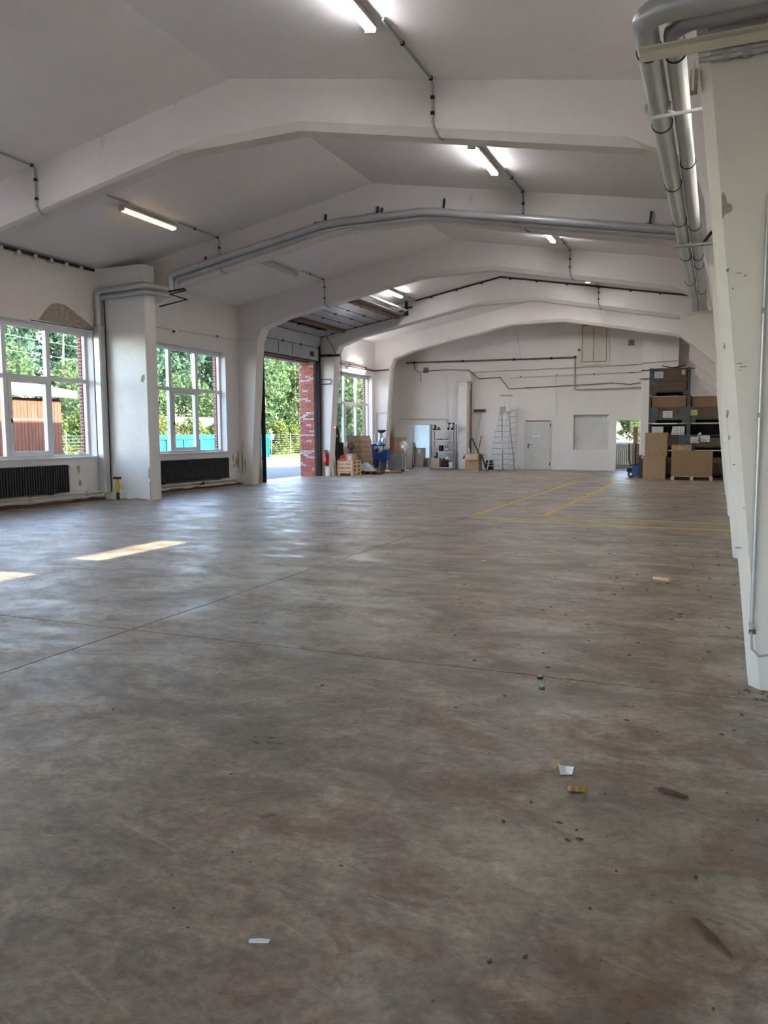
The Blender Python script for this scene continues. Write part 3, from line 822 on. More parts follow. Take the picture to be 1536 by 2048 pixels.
# ------------------------------------------------------------------ outdoors
gr = struct(MB().box(-120, 60, -60, 160, -0.6, -0.31).build('ground', M_ASPH), 'grey ground around the hall', 'ground')
struct(MB().box(-26.6, -14.64, -10, 48, -0.31, -0.06).build('road', M_ASPH), 'grey asphalt yard outside the gateway', 'road')
tag(MB().box(-100, -26.6, -10, 150, -0.31, -0.04).build('grass_verge', M_GRASS), 'sunlit green grass verge beyond the yard', 'grass', kind='stuff')
struct(MB().box(-14.6, 10, YB + 4.8, 90, -0.31, 0.0).build('path', M_ASPH), 'paved parking ground behind the far gable', 'path')

# wooden shed
sh = thing('shed', 'red-brown wooden shed with a pale overhanging roof outside the near window', 'shed', (-25, 16, 0))
MB().box(-29, -22.06, 8, 22.0, -0.1, 2.9).build('body', M_DARK, sh, world=True)
pk = MB().box(-0.02, 0.02, -0.068, 0.068, 0, 2.85)
pkm = pk.mesh('plank', M_SHED)
for i in range(54):
    o = bpy.data.objects.new('plank', pkm); COL.objects.link(o); o.parent = sh
    o.location = Vector((-22.03 + R0.uniform(-0.006, 0.006), 21.93 - i * 0.15, 0)) - sh.location
for i in range(20):
    o = bpy.data.objects.new('plank', pkm); COL.objects.link(o); o.parent = sh; o.rotation_euler = (0, 0, math.pi / 2)
    o.location = Vector((-22.1 - i * 0.15, 22.03, 0)) - sh.location
MB().box(-22.02, -21.98, 19.75, 21.3, 2.12, 2.17).build('rail', M_WHITE, sh, world=True)
M_ROOF = mat('pale_roof_sheet', (0.30, 0.31, 0.32), 0.6, 0, 0.06, 2)
MB().prism([(-21.72, 3.05), (-21.72, 3.2), (-25.5, 3.85), (-29.6, 3.2), (-29.6, 3.05), (-25.5, 3.68)], 'y', 7.5, 22.55).build('roof', M_ROOF, sh, world=True)
MB().box(-21.74, -21.70, 7.5, 22.55, 2.95, 3.08).build('fascia', M_CREAM, sh, world=True)
gb = thing('house', 'pale gabled house roof rising behind the wooden shed', 'house', (-37.7, 19, 0))
MB().box(-41, -34.5, 13, 25, -0.1, 4.2).build('body', M_ROOF, gb, world=True)
MB().prism([(12.5, 4.1), (25.6, 4.1), (19, 6.1)], 'x', -41.3, -34.2).build('roof', M_ROOF, gb, world=True)
lb = thing('outbuilding', 'low brick outbuilding with a white flat roof beyond the cyan container', 'building', (-38.6, 52, 0))
MB().box(-40.4, -36.8, 46, 58, -0.1, 2.1).build('body', M_BRICKW, lb, world=True)
MB().box(-40.7, -36.5, 45.6, 58.4, 2.1, 2.95).build('roof', M_ROOF, lb, world=True)

# cyan skip container
ct = thing('skip_container', 'long cyan steel skip container standing in the yard', 'container', (-28.2, 38.6, -0.06))
MB().box(-29.4, -27.06, 32.6, 44.8, 0.12, 1.35).build('body', M_BLUEC, ct, world=True)
MB().box(-29.5, -26.98, 32.5, 44.9, 1.35, 1.62).build('rim', M_BLUEC, ct, world=True)
for k in range(9):
    y = 32.8 + k * 1.48
    MB().box(-27.06, -26.98, y, y + 0.12, 0.12, 1.35).build('rib', M_BLUEC, ct, world=True)
MB().box(-29.2, -27.3, 33, 44.4, -0.06, 0.12).build('skid', M_DARK, ct, world=True)

# chain-link fence
fe = thing('fence', 'thin wire fence with pale posts along the verge', 'fence', (-33, 45, -0.04))
for k in range(18):
    y = 24 + k * 3.1
    MB().tube([(-33, y, -0.04), (-33, y, 1.75)], 0.035, 8).build('post', M_GALV, fe, SM, world=True)
wm = MB()
for k in range(9):
    z = 0.15 + k * 0.18
    wm.tube([(-33, 24, z), (-33, 76, z)], 0.004, 4)
o = wm.build('wire_mesh', M_ALU, fe, world=True); o['kind'] = 'stuff'

# trees
def crown_mesh(name, m, n, rad, size, seed, flat=1.0, blobs=7):
    r = random.Random(seed); mb = MB()
    bl = []
    for _ in range(blobs):
        a = r.uniform(0, 6.283); t = r.uniform(0, 0.55); bl.append((math.cos(a) * t, math.sin(a) * t, r.uniform(-0.62, 0.66), r.uniform(0.30, 0.5)))
    for i in range(n):
        b = bl[i % blobs]
        d = Vector((r.gauss(0, 1), r.gauss(0, 1), r.gauss(0, 1))).normalized() * (b[3] * r.uniform(0.55, 1.0) ** 0.5)
        c = Vector(((b[0] + d.x) * rad[0], (b[1] + d.y) * rad[1], (b[2] + d.z * flat) * rad[2]))
        nrm = (d + Vector((r.gauss(0, 0.5), r.gauss(0, 0.5), r.gauss(0, 0.5)))).normalized()
        u = nrm.orthogonal().normalized(); v = nrm.cross(u); an = r.uniform(0, 6.28)
        u, v = u * math.cos(an) + v * math.sin(an), v * math.cos(an) - u * math.sin(an)
        s = size * r.uniform(0.6, 1.3)
        mb.add([c - u * s, c - v * s * 0.55, c + u * s, c + v * s * 0.55], [(0, 1, 2, 3)])
    me = bpy.data.meshes.new(name); me.from_pydata(mb.v, [], mb.f); me.materials.append(m)
    return me
CM = {'pine': [crown_mesh('crown', M_LEAF[0], 5200, (3.2, 3.2, 5.2), 0.20, 3 + k, 0.6, 14) for k in range(2)],
      'oak': [crown_mesh('crown', M_LEAF[2], 5200, (3.6, 3.6, 4.6), 0.19, 13 + k, 1, 12) for k in range(2)],
      'hedge': [crown_mesh('crown', M_LEAF[1], 3600, (1.7, 1.7, 1.9), 0.12, 23 + k, 1, 9) for k in range(2)]}
trunk_mb = MB().tube([(0, 0, 0), (0.08, 0.05, 3.5), (-0.05, 0.1, 7), (0.1, 0, 11)], [0.20, 0.16, 0.13, 0.06], 8)
TRM = trunk_mb.mesh('trunk', M_BARK, SM)
TN = [0]
ORD = ['first', 'second', 'third', 'fourth', 'fifth', 'sixth', 'seventh', 'eighth', 'ninth', 'tenth', 'eleventh', 'twelfth']
GC = {}
def tree(kind, x, y, s, zc_, label, group):
    GC[group] = GC.get(group, 0) + 1
    label = '%s, %s of its row' % (label, ORD[GC[group] - 1])
    t = thing({'pine': 'pine_tree', 'oak': 'broadleaf_tree', 'hedge': 'bush'}[kind], label, 'bush' if kind == 'hedge' else 'tree', (x, y, -0.05), R0.uniform(0, 6.28), group)
    c = bpy.data.objects.new('crown', CM[kind][TN[0] % 2]); COL.objects.link(c); c.parent = t; c.location = (0, 0, zc_ * s); c.scale = (s, s, s)
    c2 = None
    if kind != 'hedge':
        k = bpy.data.objects.new('trunk', TRM); COL.objects.link(k); k.parent = t; k.scale = (s, s, s)
    TN[0] += 1
for i in range(11):
    tree('pine', -51 + R0.uniform(-.4, .4), 30 + i * 7.4, R0.uniform(1.1, 1.2), 7.2, 'tall blue-green pine in the row of trees beyond the fence', 'pines beyond the fence')
for i in range(9):
    tree('pine', -62 + R0.uniform(-.5, .5), 34 + i * 11, R0.uniform(1.5, 1.75), 6.2, 'tall dark pine in the rear row of the wood', 'pines in the rear row')
for i, y in enumerate((64, 71.5, 79, 87, 95)):
    tree('oak', -40, y, R0.uniform(1.0, 1.12), 5.2, 'broad yellow-green tree seen through the gateway', 'broadleaf trees behind the gateway')
for i, y in enumerate((30, 36, 42, 48, 54, 60)):
    tree('oak', -44.2 if y > 44 else -41.5, y, R0.uniform(0.78, 0.86), 4.2, 'broad green tree behind the shed and container', 'broadleaf trees behind the container')
for i, y in enumerate((27, 30.2, 33.4, 36.6, 39.8, 43)):
    tree('hedge', -34.6 + R0.uniform(-.4, .4), y, R0.uniform(0.95, 1.12), 1.6, 'sunlit yellow-green bush along the wire fence behind the yard', 'bushes along the fence')
for i, y in enumerate((46.2, 49.2, 52.2, 55.2, 58.2, 61.2, 64.2, 67.2, 70.2, 73.2)):
    tree('hedge', -34.4 + R0.uniform(-.3, .3), y, R0.uniform(0.85, 1.0), 1.3, 'green bush behind the wire fence opposite the gateway', 'bushes opposite the gateway')
for i, (x, y) in enumerate(((-20, 60), (-13.5, 63), (-20, 67.5), (-13.5, 55), (-20, 51.5), (-13, 47))):
    tree('oak', x - 6, y + 4, 0.88, 3.6, 'leafy green tree filling the window beyond the gateway', 'trees outside the far window')
for i, (x, y) in enumerate(((-9.5, 57), (-5.5, 58), (-1.5, 57.5), (-11.5, 53), (-7.5, 53), (2.5, 58))):
    tree('hedge', x, y, 1.28, 1.5, 'sunlit bush beyond the white car behind the far gable', 'bushes behind the car')

for i in range(7):
    tree('hedge', -46.6, 33 + i * 6.0 + (0 if i < 3 else 1.0), 1.2, 1.4, 'shadowed understorey bush between the pine trunks', 'understorey bushes')
# overhead wires and pole
po = thing('utility_pole', 'pale utility pole with overhead wires behind the shed', 'pole', (-33.5, 36.2, 0))
MB().tube([(-33.5, 36.2, 0), (-33.5, 36.2, 11)], 0.14, 10).build('mast', M_CREAM, po, SM, world=True)
for k in range(6):
    z = 5.8 + k * 0.75
    MB().tube([(-33.5, 36.2, z), (-33, 30, z + 0.1), (-32.5, 22, z + 0.6)], 0.009, 5).build('wire', M_GALV, po, world=True)

# white car behind the far gable
car = thing('car', 'white car parked outside the window of the small back room', 'car', (-5.7, 43.0, 0.0))
car.scale = (1.18, 1.18, 1.18)
M_CAR = mat('white_car_paint', (0.75, 0.77, 0.78), 0.25, 0, 0.02, 2)
M_CARG = mat('car_window_tint', (0.10, 0.22, 0.24), 0.05, 0.3, 0.05, 2)
prof = [(-2.2, 0.30), (2.15, 0.30), (2.2, 0.62), (2.0, 0.84), (1.1, 0.98), (-2.0, 1.0), (-2.2, 0.85)]
MB().prism(prof, 'y', -0.86, 0.86).build('body', M_CAR, car)
cab = [(-1.95, 1.0), (1.15, 0.98), (0.45, 1.40), (-0.1, 1.49), (-0.9, 1.50), (-1.55, 1.40)]
MB().prism(cab, 'y', -0.76, 0.76).build('cabin', M_CAR, car)
for s in (-1, 1):
    MB().prism([(-1.70, 1.03), (-0.45, 1.03), (-0.45, 1.41), (-0.95, 1.42), (-1.40, 1.34)], 'y', s * 0.755, s * 0.775).build('side_window', M_CARG, car)
    MB().prism([(-0.38, 1.03), (0.98, 1.03), (0.40, 1.34), (-0.1, 1.41), (-0.38, 1.41)], 'y', s * 0.755, s * 0.775).build('side_window', M_CARG, car)
    for x in (-1.35, 1.35):
        MB().lathe([(0.20, -0.09), (0.31, -0.08), (0.32, 0.08), (0.20, 0.09)], 18, (x, s * 0.82, 0.32), 'y').build('wheel', M_GUM, car, SM)

# ------------------------------------------------------------------ fluorescent lamps and their conduits
def lamp(x, y0, y1, mtl, label, zoff=0.11, wide=0.075):
    z = zc((x)) - zoff
    sl = -0.174 if x > -6.93 else 0.187
    t = thing('fluorescent_lamp', label, 'lamp', (x, (y0 + y1) / 2, z), group='fluorescent ceiling lamps')
    t.rotation_euler = (0, -math.atan(sl), 0)
    L = (y1 - y0) / 2
    MB().prism([(-wide, 0.02), (-wide * 0.7, 0.085), (wide * 0.7, 0.085), (wide, 0.02)], 'y', -L, L).build('housing', M_LAMP, t)
    for s in (-0.035, 0.035):
        MB().tube([(s, -L + 0.03, 0.0), (s, L - 0.03, 0.0)], 0.019, 6).build('tube', mtl, t, SM)
    for e in (-1, 1):
        MB().box(-wide * 0.9, wide * 0.9, e * L - (0.03 if e > 0 else 0), e * L + (0 if e > 0 else 0.03), -0.025, 0.02).build('end_cap', M_LAMP, t)
    return t
XRow = -3.88
for a, b, l in ((7.4, 8.9, 'lit white tube lamp of the ridge-side row closest to the viewer'), (12.98, 14.46, 'lit white tube lamp hanging before the frame with the heating pipes'),
                (18.5, 20.0, 'lit white tube lamp just beyond the heating-pipe frame'), (24.2, 25.68, 'small lit white tube lamp farthest along the ridge-side row'), (2.0, 3.5, 'lit white tube lamp above the viewer'), (-3.4, -1.9, 'lit white tube lamp behind the viewer'), (29.2, 30.7, 'lit white tube lamp hidden before the far gable')):
    lamp(XRow, a, b, M_TUBEO if a < 3 else M_TUBE, l.replace('lit', 'unlit') if a < 3 else l)
lamp(-11.0, 12.8, 14.48, M_TUBEW, 'warm glowing tube lamp on the ceiling over the boxed pier')
lamp(-11.02, 18.1, 19.9, M_TUBEO, 'unlit tube lamp on the ceiling before the gateway frame')
lamp(-10.05, 23.93, 25.45, M_TUBE, 'lit tube lamp above the rolled-up gate')
lamp(-7.5, 28.6, 30.1, M_TUBE, 'added lit tube lamp hidden beside the ridge to brighten the last bay')  # added lamp, out of sight, brightens the far gable
lamp(-6.3, 28.6, 30.1, M_TUBE, 'added lit tube lamp hidden past the ridge to brighten the last bay')  # second added lamp, also unseen, for more light at the back
lamp(-11.0, 7.2, 8.7, M_TUBE, 'lit tube lamp out over the near window bay')
lamp(-11.0, 1.6, 3.1, M_TUBEO, 'unlit tube lamp over the bay behind the viewer')
w3 = thing('fluorescent_lamp', 'lit white tube lamp fixed to the wall above the far window', 'lamp', (-13.88, 30.0, 4.22), group='fluorescent ceiling lamps')
MB().box(-0.06, 0.03, -0.79, 0.79, -0.02, 0.06).build('housing', M_LAMP, w3)
MB().tube([(0.05, -0.76, 0.0), (0.05, 0.76, 0.0)], 0.035, 10).build('tube', M_TUBE, w3, SM)

def conduit(pts, r, label, mtl=None, clips=(), cat='conduit', name='cable_conduit', group=None, clip_m=None):
    t = thing(name, label, cat, pts[0], group=group)
    t.location = (sum(p[0] for p in pts) / len(pts), sum(p[1] for p in pts) / len(pts), min(p[2] for p in pts))
    MB().tube(pts, r, 8).build('pipe', mtl or M_COND, t, SM, world=True)
    for c in clips:
        MB().box(c[0] - r * 1.3, c[0] + r * 1.3, c[1] - r * 1.2, c[1] + r * 1.2, c[2] - r * 1.3, c[2] + r * 1.3).build('clip', clip_m or M_DARK, t, world=True)
    return t
def sof(x):
    P = [(p[0], p[1]) for p in inner[1:11]]
    for (a, b), (c, d) in zip(P[:-1], P[1:]):
        if a <= x <= c: return b + (d - b) * (x - a) / (c - a)
    return 5.5
def lampline(x, ya, k, label):
    yb = YF[k]; z = zc(x) - 0.025; s = sof(x)
    zz = s + (0.16 if x > -9 else 0.1)
    conduit([(x, ya, z), (x, yb - 0.08, z), (x, yb - 0.03, z - 0.06), (x, yb - 0.03, zz), (x + 0.05, yb + 0.02, s - 0.02), (x + 0.10, yb + 0.12, s - 0.03)], 0.017, label, None,
            [(x, ya + (yb - ya) * 0.35, z), (x, yb - 0.1, z), (x, yb - 0.03, z - 0.22), (x, yb - 0.03, zz + 0.12)], group='lamp cable conduits')
lampline(-3.69, 8.8, 3, 'grey conduit running from the near lamp down the first overhead beam')
lampline(-3.69, 14.4, 4, 'grey conduit from the second white lamp down the heating-pipe beam')
lampline(-3.69, 19.9, 5, 'grey conduit from the third white lamp down the gateway beam')
lampline(-3.69, 25.6, 6, 'grey conduit from the farthest lamp down the beam beyond the gateway')
lampline(-10.84, 8.6, 3, 'grey conduit dropping down the overhead beam at the picture edge')
lampline(-10.84, 14.45, 4, 'grey conduit from the warm lamp down the heating-pipe beam')
lampline(-10.86, 19.9, 5, 'grey conduit from the unlit lamp down the gateway beam')
conduit([(-10.86, 11.0, zc(-10.86) - 0.025), (-10.86, 12.85, zc(-10.86) - 0.025)], 0.016, 'short grey conduit feeding the warm lamp', None, [(-10.86, 12.1, zc(-10.86) - 0.025)], group='lamp cable conduits')
conduit([(-9.98, 25.4, zc(-9.98) - 0.03), (-9.98, 26.64, zc(-9.98) - 0.03)], 0.016, 'short grey conduit feeding the lamp above the gate', None, [(-9.98, 26.0, zc(-9.98) - 0.03)], group='lamp cable conduits')
yy = YF[6] - 0.035
conduit([(-10.0, yy, zc(-10.0) - 0.05), (-6.93, yy, 6.83), (-0.6, yy, zc(-0.6) - 0.05)], 0.026, 'dark conduit following the ceiling line along the beam beyond the gateway', M_DARK,
        [(x, yy, zc(x) - 0.07) for x in (-9.4, -8.5, -7.6, -6.6, -5.7, -4.7, -3.7, -2.7, -1.8, -0.9)])
conduit([(-13.90, 9.5, 5.51), (-13.90, 15.14, 5.51)], 0.035, 'thick black pipe under the ceiling above the near window', M_BLACK, [(-13.90, 12.0 + 0.45 * k, 5.47) for k in range(7)], 'pipe', 'black_pipe', clip_m=M_WHITE)
conduit([(-13.93, 17.0, 4.46), (-13.93, 18.15, 4.46)], 0.022, 'short pale conduit on the wall above the second window', M_CREAM, [(-13.93, 18.15, 4.42)])
conduit([(-13.93, 18.43, 4.48), (-13.93, 21.28, 4.52), (-13.3, 21.28, 4.50)], 0.022, 'long pale conduit on the wall reaching the gateway column', M_CREAM, [(-13.93, 20.2, 4.51)])
conduit([(-13.91, 27.3, 4.40), (-13.91, 32.0, 4.33), (-13.25, 32.04, 4.36)], 0.035, 'brown pipe along the wall above the far window', M_RUST, [(-13.91, 29.4, 4.38), (-13.91, 31.0, 4.36)], 'pipe', 'heating_pipe')
conduit([(-13.85, 26.66, 4.47), (-12.95, 26.66, 4.44), (-12.93, 26.66, 2.2)], 0.012, 'thin dark cable looped round the column beyond the gateway', M_DARK)
conduit([(-13.85, 26.66, 4.52), (-12.98, 26.66, 4.50)], 0.03, 'dark bundled pipe across the column beyond the gateway', M_DARK, [(-13.4, 26.64, 4.5)])
conduit([(-13.60, 26.67, 5.3), (-13.15, 26.67, 4.56)], 0.010, 'thin slanting cable on the column beyond the gateway', M_DARK)
for z in (3.45, 3.62):
    conduit([(-13.82, 26.66, z), (-13.4, 26.66, z), (-13.34, 26.66, 3.535)], 0.014, 'upper loop of thin pipe on the gateway column' if z > 3.5 else 'lower loop of thin pipe on the gateway column', M_DARK)
conduit([(-13.86, 32.06, 1.2), (-13.86, 32.06, 2.5), (-13.38, 32.06, 2.5)], 0.012, 'thin conduit framing the last column above the blue machine', M_COND)
# far gable pipes and wires
yb = YB - 0.05
conduit([(-13.2, yb, 4.80), (-5.66, yb, 4.72)], 0.035, 'long rust-brown pipe across the far gable wall', M_RUST, [(x, yb, 4.8 - (x + 13.2) * 0.0106) for x in (-12.8, -10.5, -8.2, -6.6)], 'pipe', 'heating_pipe')
conduit([(-5.60, yb, 4.78), (-5.60, yb, 3.42), (-5.5, yb, 3.38), (-2.92, yb, 3.40)], 0.032, 'grey pipe dropping beside the high hatch and turning along the wall', M_COND, [(-5.60, yb, 4.74)], 'pipe', 'heating_pipe')
conduit([(-10.1, yb, 4.27), (-2.86, yb, 4.33)], 0.012, 'thin upper cable straight across the far gable', M_COND, [(-6.0, yb, 4.3), (-3.2, yb, 4.33)])
conduit([(-8.41, yb, 3.98), (-2.95, yb, 4.04)], 0.017, 'ochre pipe across the far gable below the hatch', M_CREAM, [(x, yb, 4.01) for x in (-7.9, -6.36, -4.8, -3.3)])
conduit([(-12.80, yb, 4.72), (-12.77, yb, 4.50), (-12.6, yb, 4.35), (-12.33, yb, 4.40), (-11.2, yb, 4.42), (-10.22, yb, 4.36), (-9.76, yb, 3.98), (-8.81, yb, 4.0), (-8.41, yb, 3.50), (-6.4, yb, 3.55), (-5.2, yb, 3.58), (-4.1, yb, 3.62), (-3.37, yb, 3.54), (-2.96, yb, 3.60)], 0.016,
        'wandering rust-red cable across the far gable', M_RUST, [(-10.22, yb, 4.36), (-8.81, yb, 4.0), (-7.6, yb, 3.52), (-4.1, yb, 3.62)])
conduit([(-12.50, yb, 4.3), (-12.48, yb, 3.9)], 0.014, 'short red cable end hanging under the vent', M_RUST)
conduit([(-13.6, yb, 1.2), (-13.55, yb, 2.25), (-11.25, yb, 2.24), (-11.22, yb, 1.75)], 0.012, 'thin conduit running over the doorway to the shelf', M_COND, [(-12.5, yb, 2.25)])
conduit([(-11.24, yb, 4.28), (-11.20, yb, 0.1)], 0.014, 'pale upright conduit beside the flue pier', M_WHITE)
conduit([(-6.38, yb, 4.0), (-6.36, yb, 2.3)], 0.012, 'pale upright conduit above the fire door', M_WHITE)
conduit([(-8.13, yb, 6.1), (-7.98, yb, 5.2), (-7.9, yb, 4.78)], 0.008, 'thin loose wire hanging under the gable ridge', M_COND)
conduit([(-2.9, 33.42, 4.34), (-0.6, 33.42, 4.40)], 0.012, 'thin cable crossing the pier above the mesh boxes', M_COND)
conduit([(-2.9, 33.42, 4.04), (-0.6, 33.42, 4.06)], 0.017, 'dark pipe crossing the pier at the top mesh box', M_DARK, [(-2.6, 33.42, 4.05)])
conduit([(-2.95, 33.42, 3.70), (-1.4, 33.42, 3.72)], 0.017, 'dark pipe stub crossing the pier lower down', M_DARK, [(-2.7, 33.42, 3.7)])

# ------------------------------------------------------------------ heating pipes
def ring(t, c, R, axis):
    MB().torus(c, R + 0.002, 0.005, axis, 20, 5).build('band', M_DARK, t, world=True)
def arc(c, r, a0, a1, n, fx, fy):
    return [tuple(Vector(c) + Vector(fx) * (r * math.cos(a0 + (a1 - a0) * i / n)) + Vector(fy) * (r * math.sin(a0 + (a1 - a0) * i / n))) for i in range(n + 1)]
PZ = 3.90
for x, r, yt, lb in ((-0.465, 0.072, 4.88, 'fat grey lagged pipe with a bend, outer one of the pair by the near column'), (-0.315, 0.060, 5.06, 'grey lagged pipe, inner one of the pair by the near column')):
    t = thing('heating_pipe', lb, 'pipe', (x, 10, PZ - 0.1), group='lagged pipes by the near column')
    b = 0.15
    el = arc((x + b, yt + b, PZ), b, math.pi, 1.5 * math.pi, 6, (1, 0, 0), (0, 1, 0))
    MB().tube([(x, YF[4] + 0.1, PZ)] + el + [(0.34, yt, PZ)], r, 18).build('lagging', M_PIPE, t, SM, world=True)
    for y in ((5.35, 6.6, 8.2, 9.6, 11.5, 13.4) if x < -0.4 else (5.45, 7.6, 9.9, 11.6, 12.2, 14.4)):
        ring(t, (x, y, PZ), r, 'y')
    MB().tube([(x, YF[4] + 0.1, PZ), (x, YF[7], PZ)], r * 0.9, 14).build('far_run', M_PIPE, t, SM, world=True)
br = thing('pipe_bracket', 'cream angle-iron bracket holding the lagged pipes on the near column', 'bracket', (-0.1, 5.1, 3.76), group='pipe brackets')
MB().box(-0.50, 0.30, 5.06, 5.125, 3.79, 3.797).build('flange', M_CREAM, br, world=True)
MB().box(-0.50, 0.30, 5.118, 5.125, 3.735, 3.79).build('flange', M_CREAM, br, world=True)
br = thing('pipe_bracket', 'white hooked bracket under the lagged pipes behind the near column', 'bracket', (-0.1, 6.2, 3.78), group='pipe brackets')
MB().tube([(-0.55, 6.2, 3.90), (-0.555, 6.2, 3.84), (-0.53, 6.2, 3.80), (-0.48, 6.2, 3.805), (0.34, 6.2, 3.82)], 0.014, 8).build('hook', M_WHITE, br, SM, world=True)
MB().tube([(-0.395, 6.2, 3.90), (-0.395, 6.2, 3.83), (-0.36, 6.2, 3.815)], 0.012, 8).build('hook', M_WHITE, br, SM, world=True)
br = thing('pipe_bracket', 'grey flat bracket under the lagged pipes at the second column', 'bracket', (-0.2, 10.5, 3.76), group='pipe brackets')
MB().box(-0.56, -0.10, 10.46, 10.54, 3.80, 3.825).build('arm', M_GALV, br, world=True)
MB().bar((-0.25, 10.5, 3.80), (-0.14, 10.5, 3.95), 0.03, 0.03).build('brace', M_DARK, br, world=True)
br = thing('pipe_bracket', 'ochre clamp rail on the first corbel under the lagged pipes', 'bracket', (-0.3, YF[4] + 0.1, 3.74), group='pipe brackets')
MB().box(-0.60, -0.05, YF[4] + 0.03, YF[4] + 0.08, 3.745, 3.785).build('arm', M_CREAM, br, world=True)
MB().tube([(-0.58, YF[4] + 0.01, 3.88), (-0.58, YF[4] + 0.01, 3.73), (-0.5, YF[4] + 0.01, 3.72)], 0.013, 6).build('hook', M_CREAM, br, SM, world=True)

# pipes carried across the hall on the third frame
for y, dz, r, lb in ((15.64, 0.04, 0.075, 'upper grey lagged pipe bent along the beam across the whole hall'), (15.82, -0.03, 0.07, 'lower grey lagged pipe close against the beam across the whole hall')):
    t = thing('heating_pipe', lb, 'pipe', (-6.5, y, 5.2), group='lagged pipes along the beam')
    P = [(-12.06, y, 4.98), (-12.06, y, 5.22 + dz), (-12.03, y, 5.28 + dz), (-11.96, y, 5.32 + dz), (-8.05, y, 6.02 + dz), (-7.6, y, 6.05 + dz), (-5.75, y, 6.05 + dz), (-5.35, y, 6.0 + dz), (-0.62, y, 5.14 + dz)]
    MB().tube(P, r, 14).build('lagging', M_PIPE, t, SM, world=True)
    for x, z in ((-10.5, 5.58), (-9.0, 5.85), (-4.0, 5.755), (-2.5, 5.48)):
        pass
for x, z, h, lb in ((-11.25, 5.50, 0.24, 'closest to the boxed pier'), (-8.08, 6.10, 0.25, 'left of the ridge by the kink'), (-6.84, 6.14, 0.24, 'first of the close pair at the ridge'), (-6.74, 6.14, 0.20, 'second of the close pair at the ridge'), (-5.35, 6.08, 0.28, 'just past the ridge'), (-1.30, 5.36, 0.30, 'at the column end of the beam')):
    t = thing('pipe_hanger', 'black pipe hanger strap on the beam, ' + lb, 'hanger', (x, 15.86, z), group='black pipe hangers')
    MB().bar((x, 15.90, z), (x + 0.03, 15.90, z + h), 0.045, 0.03).build('strap', M_BLACK, t, world=True)
    MB().box(x - 0.12, x + 0.06, 15.62, 15.92, z + 0.005, z + 0.03).build('foot', M_BLACK, t, world=True)

# pipes round the boxed pier and the casing down its corner
for y, z, r, lb in ((15.16, 5.02, 0.075, 'grey lagged pipe wrapped high round the boxed pier'), (15.20, 4.87, 0.06, 'thinner grey lagged pipe below it round the boxed pier')):
    t = thing('heating_pipe', lb, 'pipe', (-13.2, y, z - 0.1), group='lagged pipes round the pier')
    xr = -12.44
    P = [(-13.84, y, 3.9), (-13.84, y, z - 0.12), (-13.82, y, z - 0.04), (-13.74, y, z)] + [(xr - 0.10, y, z + 0.04), (xr - 0.03, y + 0.03, z + 0.04), (xr + 0.02, y + 0.10, z + 0.04), (-12.10, 15.62, z - 0.01)]
    MB().tube(P, r, 14).build('lagging', M_PIPE, t, SM, world=True)
pc = thing('pipe_casing', 'upright grey sheet-metal pipe casing in the corner beside the near window', 'casing', (-13.84, 15.15, 0.17))
MB().cbox(-13.945, -13.73, 15.06, 15.27, 0.19, 4.2, 0.03).build('jacket', M_PIPE, pc, SM, world=True)
MB().tube([(-13.73, 15.25, 0.2), (-13.72, 15.25, 4.9)], 0.012, 6).build('seam', M_DARK, pc, SM, world=True)
zz = thing('bare_pipe', 'black bare zigzag pipe ends beside the boxed pier', 'pipe', (-12.2, 16.0, 4.8))
MB().tube([(-12.12, 15.62, 4.95), (-11.75, 15.74, 5.02), (-11.72, 15.76, 4.98), (-12.1, 15.66, 4.90), (-11.72, 15.80, 4.77), (-12.5, 15.78, 4.66)], 0.022, 8).build('pipe', M_BLACK, zz, SM, world=True)
for i, z in enumerate((0.21, 0.12)):
    t = conduit([(-13.88, 9.6, z), (-13.88, 15.02, z)] + ([(-13.82, 15.1, z)] if i == 0 else [(-13.80, 15.05, z), (-13.80, 15.1, z + 0.12)]), 0.02, ['upper', 'lower'][i] + ' thin cream pipe along the wall base under the near radiator', M_CREAM, [(-13.9, 12.9, z), (-13.9, 14.6, z)], 'pipe', 'feed_pipe', 'thin pipes under the near radiator', M_DARK)
conduit([(-13.88, 15.75, 0.20), (-13.88, 21.0, 0.20)], 0.035, 'thick cream pipe along the wall base under the second radiator', M_CREAM, [(-13.88, 19.2, 0.17)], 'pipe', 'feed_pipe', clip_m=M_BLACK)
conduit([(-13.9, 20.5, 0.35), (-13.88, 20.9, 0.12), (-13.85, 21.3, 0.03)], 0.008, 'thin loose cable curling from the second radiator to the column', M_DARK)

# radiators
def radiator(y0, y1, z0, z1, label, valve=True):
    t = thing('radiator', label, 'radiator', (-13.83, (y0 + y1) / 2, z0), group='black wall radiators')
    mb = MB(); n = int((y1 - y0) / 0.07)
    for i in range(n):
        y = y0 + (y1 - y0) * (i + 0.5) / n
        mb.cbox(-13.90, -13.77, y - 0.022, y + 0.022, z0, z1, 0.012)
    o = mb.build('fins', M_RAD, t, world=True); o['kind'] = 'stuff'
    for z in (z0 + 0.06, z1 - 0.06):
        MB().tube([(-13.835, y0, z), (-13.835, y1, z)], 0.035, 10).build('header', M_RAD, t, SM, world=True)
    for y in (y0 + 0.5, y1 - 0.5):
        MB().box(-13.945, -13.80, y - 0.02, y + 0.02, z0 - 0.03, z0 + 0.01).build('bracket', M_RAD, t, world=True)
    vy = y1 if valve else y0
    MB().lathe([(0.022, 0), (0.026, 0.03), (0.022, 0.08)], 12, (-13.80, vy + (0.02 if valve else -0.1), z1 - 0.04), 'y').build('valve', M_WHITE, t, SM, world=True)
    return t
radiator(10.9, 13.96, 0.27, 0.90, 'long black ribbed radiator under the near window')
radiator(16.9, 20.46, 0.27, 0.88, 'long black ribbed radiator under the second window', False)

